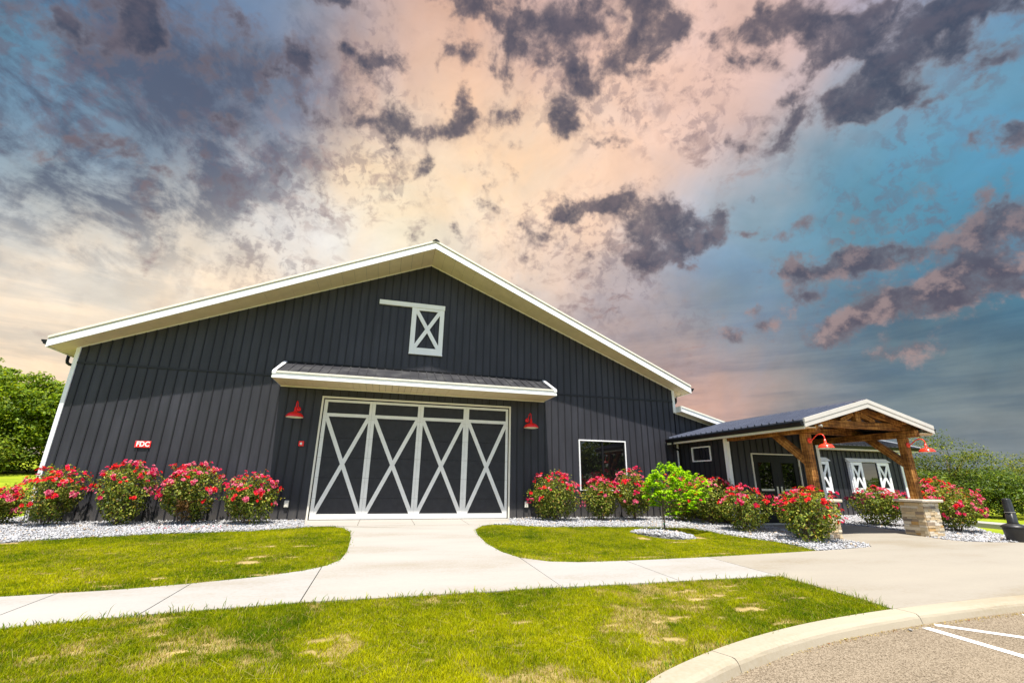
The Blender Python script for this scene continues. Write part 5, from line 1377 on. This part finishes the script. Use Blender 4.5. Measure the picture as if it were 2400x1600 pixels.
for i, (x, y, h, w, lb) in enumerate([(28.0, 1.6, 1.9, 3.2, 'dark green shrub at the lawn edge behind the right rose bushes'), (30.2, -.1, 1.7, 3.4, 'full green shrub in the middle of the right shrub border'), (32.6, -1.6, 1.3, 3.2, 'yellowish green shrub behind the ash bin'),
                                      (35.5, -2.5, 1.35, 3.8, 'shrub at the right edge of the photo behind the ash bin'), (27.0, 4.4, 2.2, 3.4, 'bright green shrub seen between porch post and airy tree'), (38.5, .5, 1.6, 5.0, 'distant olive shrub beyond the ash bin')]):
    tree('border_shrub', lb, x, y, h, w, 90+i, SH if i not in (2, 5) else OL, GW, 'shrubs of the border right of the porch', 120, 75, (.07, .15), .0, .05, .55, 'shrub', gap=.18, clf=.095)
bt = thing('bare_stems', 'bare grey leaning branches among the right shrubs', 'branches', (33.4, -1.4, gz(33, -1.4)))
mb = MB(); rr = random.Random(5)
for k in range(26):
    x0 = rr.uniform(-1.6, 2.6); y0 = rr.uniform(-.6, .8); L_ = rr.uniform(1.6, 3.3); a = rr.uniform(-.75, .5); 
    pts = [(x0, y0, 0)]; 
    for s in range(1, 6): pts.append((x0+math.sin(a)*L_*s/5+rr.uniform(-.06, .06), y0+rr.uniform(-.05, .05)*s, math.cos(a)*L_*s/5))
    mb.tube(pts, [.022, .018, .014, .010, .007, .004], 5)
    for s in (2, 3, 4):
        q = pts[s]; b = a+rr.choice((-1, 1))*rr.uniform(.4, .9); l = rr.uniform(.3, .8)
        mb.tube([q, (q[0]+math.sin(b)*l*.5, q[1], q[2]+math.cos(b)*l*.5+.02), (q[0]+math.sin(b)*l, q[1]+rr.uniform(-.1, .1), q[2]+math.cos(b)*l)], [.008, .006, .003], 4)
mb.out('stems', PALEBARK, bt)
# far wooded rise on the right horizon, reading as one mass
n = 60000; x = rng.uniform(190, 500, n); y = rng.uniform(-40, 300, n)
k = (x*.52-15 > y-40) | (y > 120); x, y = x[k], y[k]; n = len(x)
hgt = 3+4.5*vnoise(x/35, y/35, 8)+.012*np.hypot(x, y)
P = np.stack([x, y, rng.random(n)**.6*hgt], -1); 
V, F, CC = leaf_cards(P, rng.normal(0, .4, (n, 3))+np.array([0, -.6, .7]), rng.uniform(.8, 1.6, n), rng.uniform(.7, 1.3, n), pick([(.05, .085, .03), (.07, .105, .03), (.04, .07, .035)], (1, 1, 1), n))
tag(np_mesh('far_wood', V, F, LEAF, CC), 'hazy far wood along the right horizon', 'wood', kind='stuff')
# trees across the car park: seen in the window glass
for i, (x, y, h, w, lb) in enumerate([(24, -40, 8.5, 8, 'tree across the car park mirrored in the left half of the picture window'), (31, -42, 9.5, 8, 'tree across the car park mirrored in the middle of the picture window'), (38, -40, 9, 8, 'tree across the car park mirrored at the right edge of the picture window'),
                                      (46, -37, 8, 8, 'tree across the car park mirrored in the left entry door glass'), (54, -36, 8, 8, 'tree across the car park mirrored in the right entry door glass'), (74, -34, 2.6, 9, 'tree across the car park mirrored low in the shuttered window')]):
    tree('parking_tree', lb, x, y, h, w, 120+i, GREEN, GW, 'trees across the car park', 110, 55, (.35, .65), .06, .22, .45, gap=.36)

# ---------------------------------------------------------------- grass blades
def blades(name, label, poly, dens, hgt, wid, seed, box_=None, edge_tall=0.0):
    r = np.random.default_rng(seed); A = np.array(poly); lo, hi = A.min(0), A.max(0)
    if box_: lo = np.maximum(lo, box_[:2]); hi = np.minimum(hi, box_[2:])
    n = int((hi-lo).prod()*dens); x = r.uniform(lo[0], hi[0], n); y = r.uniform(lo[1], hi[1], n)
    # gather blades into loose tufts
    nc = max(1, n//14); ci = r.integers(0, nc, n); tuft = r.random(n) < .6
    x = np.where(tuft, x[ci]+r.normal(0, .022, n), x); y = np.where(tuft, y[ci]+r.normal(0, .022, n), y); dk = r.normal(0, 1, nc)[ci]*tuft
    k = inside(x, y, poly); k &= r.random(n) > bare(x, y)*1.05-.02; k &= r.random(n) < .5+.8*vnoise(x*3.1+y*2.2, y*3.3-x*2.1, 12)
    in_ring = ((x-9.2)/.55)**2+((y+4.42)/.92)**2 < 1; k &= ~in_ring
    x, y, dk = x[k], y[k], dk[k]; n = len(x)
    tall = vnoise(x*3.3, y*3.3, 21); h = hgt*np.exp(r.normal(0, .28, n))*(.6+.8*tall)
    z = gzv(x, y)-.024; a = r.uniform(0, 6.28, n); lean = r.uniform(.15, .95, n)*h; la = r.uniform(0, 6.28, n)
    w = wid*r.uniform(.7, 1.3, n)/2; c, s = np.cos(a)*w, np.sin(a)*w; lx, ly = np.cos(la)*lean, np.sin(la)*lean
    b0 = np.stack([x-c, y-s, z], -1); b1 = np.stack([x+c, y+s, z], -1)
    m0 = np.stack([x-c*.8+lx*.35, y-s*.8+ly*.35, z+h*.62], -1); m1 = np.stack([x+c*.8+lx*.35, y+s*.8+ly*.35, z+h*.62], -1); tp = np.stack([x+lx, y+ly, z+h*.95], -1)
    V = np.stack([b0, b1, m0, m1, tp], 1).reshape(-1, 3); i = 5*np.arange(n)[:, None]
    F = np.concatenate([i+np.array([[0, 1, 3]]), i+np.array([[0, 3, 2]]), i+np.array([[2, 3, 4]])], 0)
    g = np.clip((turf_tint(x, y)-.5)*1.5+.5+r.normal(0, .12, n)+dk*.20, 0, 1)[:, None]
    C = np.array([.085, .165, .003])*(1-g)+np.array([.53, .53, .004])*g
    dry = r.random(n) < .06+.42*np.clip(bare(x, y)*1.4, 0, 1); C[dry] = np.array([.46, .36, .12])*r.uniform(.7, 1.15, (dry.sum(), 1))
    return tag(np_mesh(name, V, F, GRASS, np.repeat(C, 5, 0)), label, 'grass', kind='stuff')
blades('grass', 'short mown grass of the front lawn by the kerb', lawn_front, 20000, .026, .0050, 1, (-3.2, -12.6, 8.3, -9.0))
blades('grass', 'short mown grass of the lawn left of the door walk', lawn_left, 9500, .024, .0072, 2, (-6.5, -8.6, 1.7, -1.4))
blades('grass', 'short mown grass of the lawn round the young tree', lawn_right, 9500, .024, .0072, 3)
def sprigs(label, pts, seed, n, h):
    r = np.random.default_rng(seed); P = np.array(pts, float); i = r.integers(0, len(P)-1, n); u = r.random(n)[:, None]
    p = P[i]*(1-u)+P[i+1]*u+r.normal(0, .03, (n, 2)); x, y = p[:, 0], p[:, 1]; hh = h*np.exp(r.normal(0, .45, n)); la = r.uniform(0, 6.28, n); l = hh*r.uniform(.2, .8, n); w = r.uniform(.002, .005, n)
    z = gzv(x, y)-.02; lx, ly = np.cos(la)*l, np.sin(la)*l
    V = np.stack([np.stack([x-w, y, z], -1), np.stack([x+w, y, z], -1), np.stack([x-w+lx*.4, y+ly*.4, z+hh*.6], -1), np.stack([x+w+lx*.4, y+ly*.4, z+hh*.6], -1), np.stack([x+lx, y+ly, z+hh*.9], -1)], 1).reshape(-1, 3); k = 5*np.arange(n)[:, None]
    F = np.concatenate([k+np.array([[0, 1, 3]]), k+np.array([[0, 3, 2]]), k+np.array([[2, 3, 4]])], 0)
    return tag(np_mesh('weeds', V, F, GRASS, np.repeat(pick([(.16, .25, .015), (.32, .36, .03), (.45, .37, .12)], (4, 3, 1), n), 5, 0)), label, 'grass', kind='stuff')
sprigs('longer grass and weeds along the pavement edge of the front lawn', [(-1.6, -9.68), (-.62, -9.51), (.2, -9.40), (1.3, -9.28), (3.1, -9.20), (5, -9.19), (8.12, -9.17)], 4, 1000, .045)
sprigs('longer grass along the plaza edge of the front lawn', [(8.12, -9.17), (8.06, -10.35), (7.98, -10.85)], 5, 350, .055)
sprigs('longer grass overhanging the back of the kerb', [(8.0, -10.86), (6.47, -11.07), (5.25, -11.40), (4.3, -11.78), (3.3, -12.5)], 6, 700, .032)
sprigs('ragged grass along the edge of the left lawn', lawn_left[3:20], 7, 900, .035)
sprigs('ragged grass along the edge of the right lawn', lawn_right+[lawn_right[0]], 8, 1300, .034)
# dry cut stalks lying on the front lawn
n = 260; x = rng.uniform(-1, 8, n); y = rng.uniform(-12, -9.3, n); k = inside(x, y, lawn_front); x, y = x[k], y[k]; n = len(x)
a = rng.uniform(0, 3.14, n); l = rng.uniform(.04, .13, n); z = gzv(x, y)+rng.uniform(.005, .03, n); dx, dy = np.cos(a)*l, np.sin(a)*l; w = .0022
V = np.stack([np.stack([x-dx, y-dy, z], -1), np.stack([x+dx, y+dy, z+.012], -1), np.stack([x+dx+dy/l*w, y+dy-dx/l*w, z+.012], -1), np.stack([x-dx+dy/l*w, y-dy-dx/l*w, z], -1)], 1).reshape(-1, 3)
tag(np_mesh('straw', V, np.arange(4*n).reshape(n, 4), GRASS, np.repeat(pick([(.45, .36, .15), (.38, .34, .12)], (1, 1), n), 4, 0)), 'dry pale cut stalks lying on the front lawn', 'straw', kind='stuff')
# fallen petals and grit
n = 46; x = rng.uniform(-3.4, -1.6, n); y = rng.uniform(-2.0, -1.45, n); z = gzv(x, y)+.025
V, F, CC = leaf_cards(np.stack([x, y, z], -1), np.tile([0, 0, 1.], (n, 1))+rng.normal(0, .3, (n, 3)), np.full(n, .035), np.full(n, .03), np.tile([.62, .02, .09], (n, 1)))
tag(np_mesh('petals', V, F, PETAL, CC), 'fallen crimson petals on the white stones of the left bed', 'petals', kind='stuff')
n = 500; t = rng.random(n); xx = 4.6+t*6; ii = np.interp(xx, [4.7, 5.0, 5.7, 6.3, 7.0, 8.0, 9.0, 10.6], [-11.9, -11.75, -11.53, -11.42, -11.29, -11.18, -11.12, -11.08])
yy = ii-np.abs(rng.normal(0, .035, n)); V, F, CC = leaf_cards(np.stack([xx, yy, gzv(xx, yy)-.084], -1), np.tile([0, 0, 1.], (n, 1))+rng.normal(0, .3, (n, 3)), rng.uniform(.01, .035, n), rng.uniform(.004, .012, n), pick([(.42, .31, .10), (.30, .20, .07), (.5, .42, .2), (.35, .10, .04)], (4, 2, 2, .4), n))
tag(np_mesh('debris', V, F, LEAF, CC), 'dry clippings gathered along the foot of the kerb', 'debris', kind='stuff')
